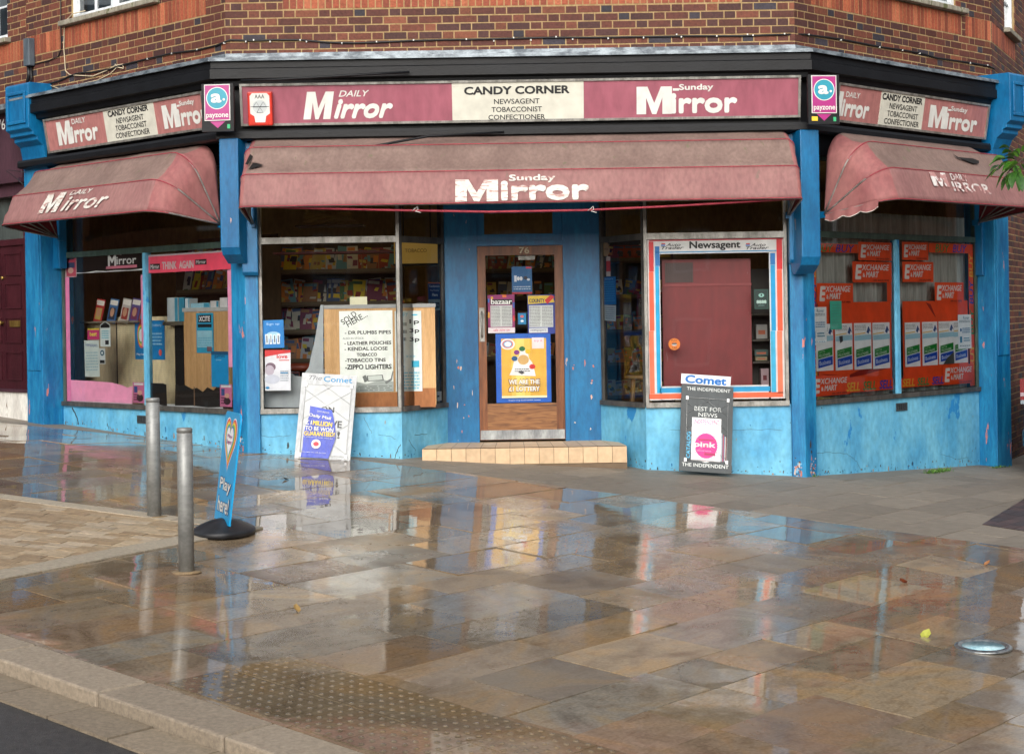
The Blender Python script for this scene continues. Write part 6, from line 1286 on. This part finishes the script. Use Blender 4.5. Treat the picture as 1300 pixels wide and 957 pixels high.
weeds([(1262, 594), (1272, 593)], 'mossy weeds at the foot of the right end pilaster', 26, .03)
# parked car, its rear corner just inside the right edge
cp = gpt(1297, 603); ch = (math.cos(A65), math.sin(A65)); fwd = Vector((ch[0], ch[1], 0)); rt = Vector((ch[1], -ch[0], 0))
CF = Vector((cp.x, cp.y, cp.z)); hw = .84
car = thing('parked_car', 'dark blue hatchback parked beside the brick wall, its rear corner at the right edge', 'car', CF)
def CP(l, s, z): return CF+fwd*l+rt*(s+hw)+Vector((0, 0, z))
CARP = paint('car_paint', (10, 22, 40), (16, 32, 54), 3, .15, spec=.8, bump=0, stretch=(1, 1, 1)); CARG = paint('car_glass', (12, 16, 18), (20, 24, 26), 3, .05, bump=0); TYRE = paint('tyre', (14, 14, 15), (24, 24, 25), 20, .8)
prof = [(0, .30, .62), (.02, .42, .80), (.0, .55, .83), (.03, .80, .84), (.10, .95, .80), (.35, 1.35, .62), (.55, 1.42, .58)]
secs = [(0.0, .32, .60, .60, .62, .76), (.03, .26, .95, .95, .97, .80), (.12, .22, 1.02, 1.20, 1.22, .84), (.45, .20, .95, 1.42, 1.44, .85), (1.2, .20, .92, 1.46, 1.48, .85), (2.2, .20, .90, 1.42, 1.44, .85), (2.9, .20, .88, .95, .98, .85), (3.6, .22, .72, .74, .76, .80), (3.85, .30, .55, .56, .58, .70)]
mb = MB(); vs = []; M_ = 12
for l, zb_, zw, zr1, zr2, hw_ in secs:
    roofw = hw_*.78 if zr2-zw > .2 else hw_*.95
    ring = [(-hw_*.9, zb_), (-hw_, zb_+.15), (-hw_, (zb_+zw)/2), (-hw_*.97, zw), (-roofw, zr1), (-roofw*.8, zr2), (roofw*.8, zr2), (roofw, zr1), (hw_*.97, zw), (hw_, (zb_+zw)/2), (hw_, zb_+.15), (hw_*.9, zb_)]
    vs += [CP(l, s, z) for s, z in ring]
fs = [(i*M_+k, i*M_+(k+1) % M_, (i+1)*M_+(k+1) % M_, (i+1)*M_+k) for i in range(len(secs)-1) for k in range(M_)]+[tuple(range(M_)), tuple((len(secs)-1)*M_+k for k in range(M_))]
mb.add(vs, fs, CARP, smooth=True); body = part('body', mb, car); sb_ = body.modifiers.new('round', 'SUBSURF'); sb_.levels = 2; sb_.render_levels = 2
CFr = PF(CP(-.012, -hw, 0), rt)
mb = MB(); mb.box(CFr, .30, 1.38, .98, 1.30, -.10, -.02, CARG); part('rear_window', mb, car, bevel=.03)
mb = MB(); mb.box(CFr, .02, 1.66, .28, .50, -.10, .05, CARP); part('bumper', mb, car, bevel=.04)
for s in (0, 1):
    a = .0 if s == 0 else 1.50
    mb = MB(); mb.box(CFr, a, a+.18, .78, 1.00, -.16, .015, flat((120, 8, 16), .15)); mb.box(CFr, a+.005, a+.175, .82, .86, .015, .02, flat((170, 150, 156), .15)); mb.box(CFr, a+.005, a+.175, .74, .78, -.12, .014, flat((140, 150, 158), .2)); part('tail_light', mb, car, bevel=.015)
mb = MB(); mb.box(CFr, .58, 1.10, .62, .73, -.02, .02, flat((220, 190, 50), .4)); part('number_plate', mb, car)
for s in (-1, 1):
    for l in (.62, 3.1):
        mb = MB(); c = CP(l, s*(hw-.1), .30); ax = rt*s; mb.lathe(c-ax*.1, [(.20, 0), (.29, .01), (.305, .04), (.305, .17), (.29, .20), (.20, .205)], TYRE, 30, ax); wh = part('wheel', mb, car)
        mb = MB(); mb.lathe(c+ax*.10, [(.19, 0), (.19, .008), (.05, .02)], ALU, 20, ax); part('hub_cap', mb, wh)
mb = MB()
for s in (-1, 1): mb.quad([CP(.55, s*.80, .98), CP(1.25, s*.80, .96), CP(1.25, s*.705, 1.36), CP(.70, s*.70, 1.33)], CARG); mb.quad([CP(1.32, s*.80, .96), CP(2.5, s*.80, .95), CP(2.15, s*.70, 1.34), CP(1.32, s*.705, 1.36)], CARG)
part('side_windows', mb, car)
# tree whose drooping branch enters at the right edge
tp = Vector((5.35, 12.7, gz(5.35, 12.7))); tr = thing('street_tree', 'broad-leaved street tree whose drooping green branch enters at the right edge', 'tree', tp); rr = random.Random(31)
BARK = paint('bark', (62, 52, 42), (92, 80, 66), 8, .9, bump=.6, stretch=(3, 3, 1)); mb = MB()
mb.tube([tp, tp+Vector((.02, 0, .9)), tp+Vector((-.03, .02, 1.8)), tp+Vector((0, 0, 2.7)), tp+Vector((.05, 0, 3.8))], .1, BARK, 12, radii=[.13, .10, .09, .07, .03])
tips = [at(1300, 205, 12.8), at(1286, 212, 12.75), at(1277, 222, 12.7), at(1292, 216, 12.65), at(1302, 230, 12.8)]
mid = tp+Vector((-.6, .1, 2.75)); b0_ = tp+Vector((0, 0, 2.5)); mb.tube([b0_, mid, Vector((tips[0].x, tips[0].y, tips[0].z+.02)), tips[1], tips[2]], .02, BARK, 6, radii=[.035, .022, .010, .006, .004])
mb.tube([mid, Vector((tips[0].x+.1, tips[0].y, tips[0].z+.1)), tips[3]], .01, BARK, 5, radii=[.015, .008, .004]); 
limbs = []
for k in range(9):
    t = k*.7; e = tp+Vector((.9*math.cos(t)+.25, .9*math.sin(t), 3.2+.25*k*.5)); mb.tube([tp+Vector((0, 0, 2.2+.15*k)), tp.lerp(e, .55)+Vector((0, 0, .9)), e], .02, BARK, 6, radii=[.04, .025, .01]); limbs.append(e)
part('trunk', mb, tr)
LFM = [paint('leaf_green_%d' % i, a, b, 30, .35, stretch=(1, 1, 1), spec=.6) for i, (a, b) in enumerate((((44, 88, 24), (74, 122, 36)), ((62, 112, 32), (96, 146, 48)), ((34, 68, 22), (54, 96, 30))))]
def leaf(mb, p, dr, s, r):
    dr = dr.normalized(); sd_ = dr.cross(Vector((0, 0, 1)))
    if sd_.length < .1: sd_ = Vector((1, 0, 0))
    sd_ = (sd_.normalized()+Vector((0, 0, r.uniform(-.5, .5)))).normalized(); dn = Vector((0, 0, -1)); vs = []; m_ = 5
    for i in range(m_+1):
        t = i/m_; w_ = s*.40*math.sin(math.pi*min(1, t*.92+.06))**.8*(1-.3*t); c = p+dr*s*t+dn*s*.38*t*t; vs += [c-sd_*w_+Vector((0, 0, w_*.35)), c, c+sd_*w_+Vector((0, 0, w_*.35))]
    mb.add(vs, [(3*i+j, 3*i+j+1, 3*i+j+4, 3*i+j+3) for i in range(m_) for j in range(2)], r.choice(LFM), smooth=True)
mb = MB()
for (x, y, dx2, dz2, s) in ((1285, 200, -.6, .5, .10), (1278, 208, -.9, .1, .11), (1273, 215, -1, -.1, .12), (1270, 222, -.8, -.6, .12), (1277, 226, -.4, -.9, .12), (1284, 224, -.2, -1, .12), (1290, 222, .2, -1, .12), (1296, 228, 0, -1, .12), (1294, 205, -.2, .7, .11), (1300, 200, .3, .6, .12), (1299, 212, .4, .3, .12), (1291, 214, -.5, -.3, .12), (1303, 224, .3, -.8, .13), (1288, 208, -.5, .3, .11), (1300, 236, .1, -1, .11), (1283, 216, -.8, -.5, .11), (1296, 218, .3, -.5, .12), (1304, 210, .5, .5, .12)):
    for j in range(2): p = at(x+rr.uniform(-3, 3), y-8+rr.uniform(-4, 4), 12.7+rr.uniform(-.12, .12)); leaf(mb, p, Vector((dx2, rr.uniform(-.6, .6), dz2*.6)), s*.9, rr)
for e in limbs+[tp+Vector((.2, 0, 4.4)), tp+Vector((.6, -.3, 4.0))]:
    for j in range(110):
        p = e+Vector((rr.gauss(0, .33), rr.gauss(0, .33), rr.gauss(0, .28)))
        if p.x/p.y < .318 : continue
        leaf(mb, p, Vector((rr.uniform(-1, 1), rr.uniform(-1, 1), rr.uniform(-.6, .3))), rr.uniform(.09, .13), rr)
part('crown', mb, tr)
# houses across and along the roads (they show only in glass and water)
HB = paint('house_brick', (104, 60, 46), (134, 84, 64), 6, .85); SLATE = paint('slate', (60, 64, 70), (84, 88, 94), 5, .6)
def house_row(O, u, half, n, lb):
    hz = thing('terraced_house', lb, 'house', O); HF = PF(O, u)
    mb = MB(); mb.box(HF, -half, half, -.6, 7.5, -8, 0, HB); part('wall', mb, hz)
    mb = MB(); vs = [HF.P(a, b, d) for a in (-half-.3, half+.3) for b, d in ((7.5, .4), (7.5, -8.4), (10.2, -4))]; mb.add(vs, [(0, 1, 2), (5, 4, 3), (0, 2, 5, 3), (1, 4, 5, 2), (0, 3, 4, 1)], SLATE); part('roof', mb, hz)
    for i in range(n):
        for z0 in (1.0, 4.4): mb = MB(); a = -half+2+i*(2*half-4)/(n-1); mb.box(HF, a-.7, a+.7, z0, z0+1.7, .002, .06, WHITE); fr_ = part('window', mb, hz); mb = MB(); mb.box(HF, a-.6, a+.6, z0+.1, z0+1.6, .062, .066, flat((40, 48, 54), .08)); part('pane', mb, fr_)
house_row((0, -30, -1.6), (-1, 0, 0), 22, 7, 'row of brick houses standing across the road behind the viewer')
house_row((-24, 4, -1.0), (0, 1, 0), 26, 7, 'row of brick houses along the side street to the left')
house_row((24, 4, -1.6), (0, -1, 0), 26, 7, 'row of brick houses along the side street to the right')
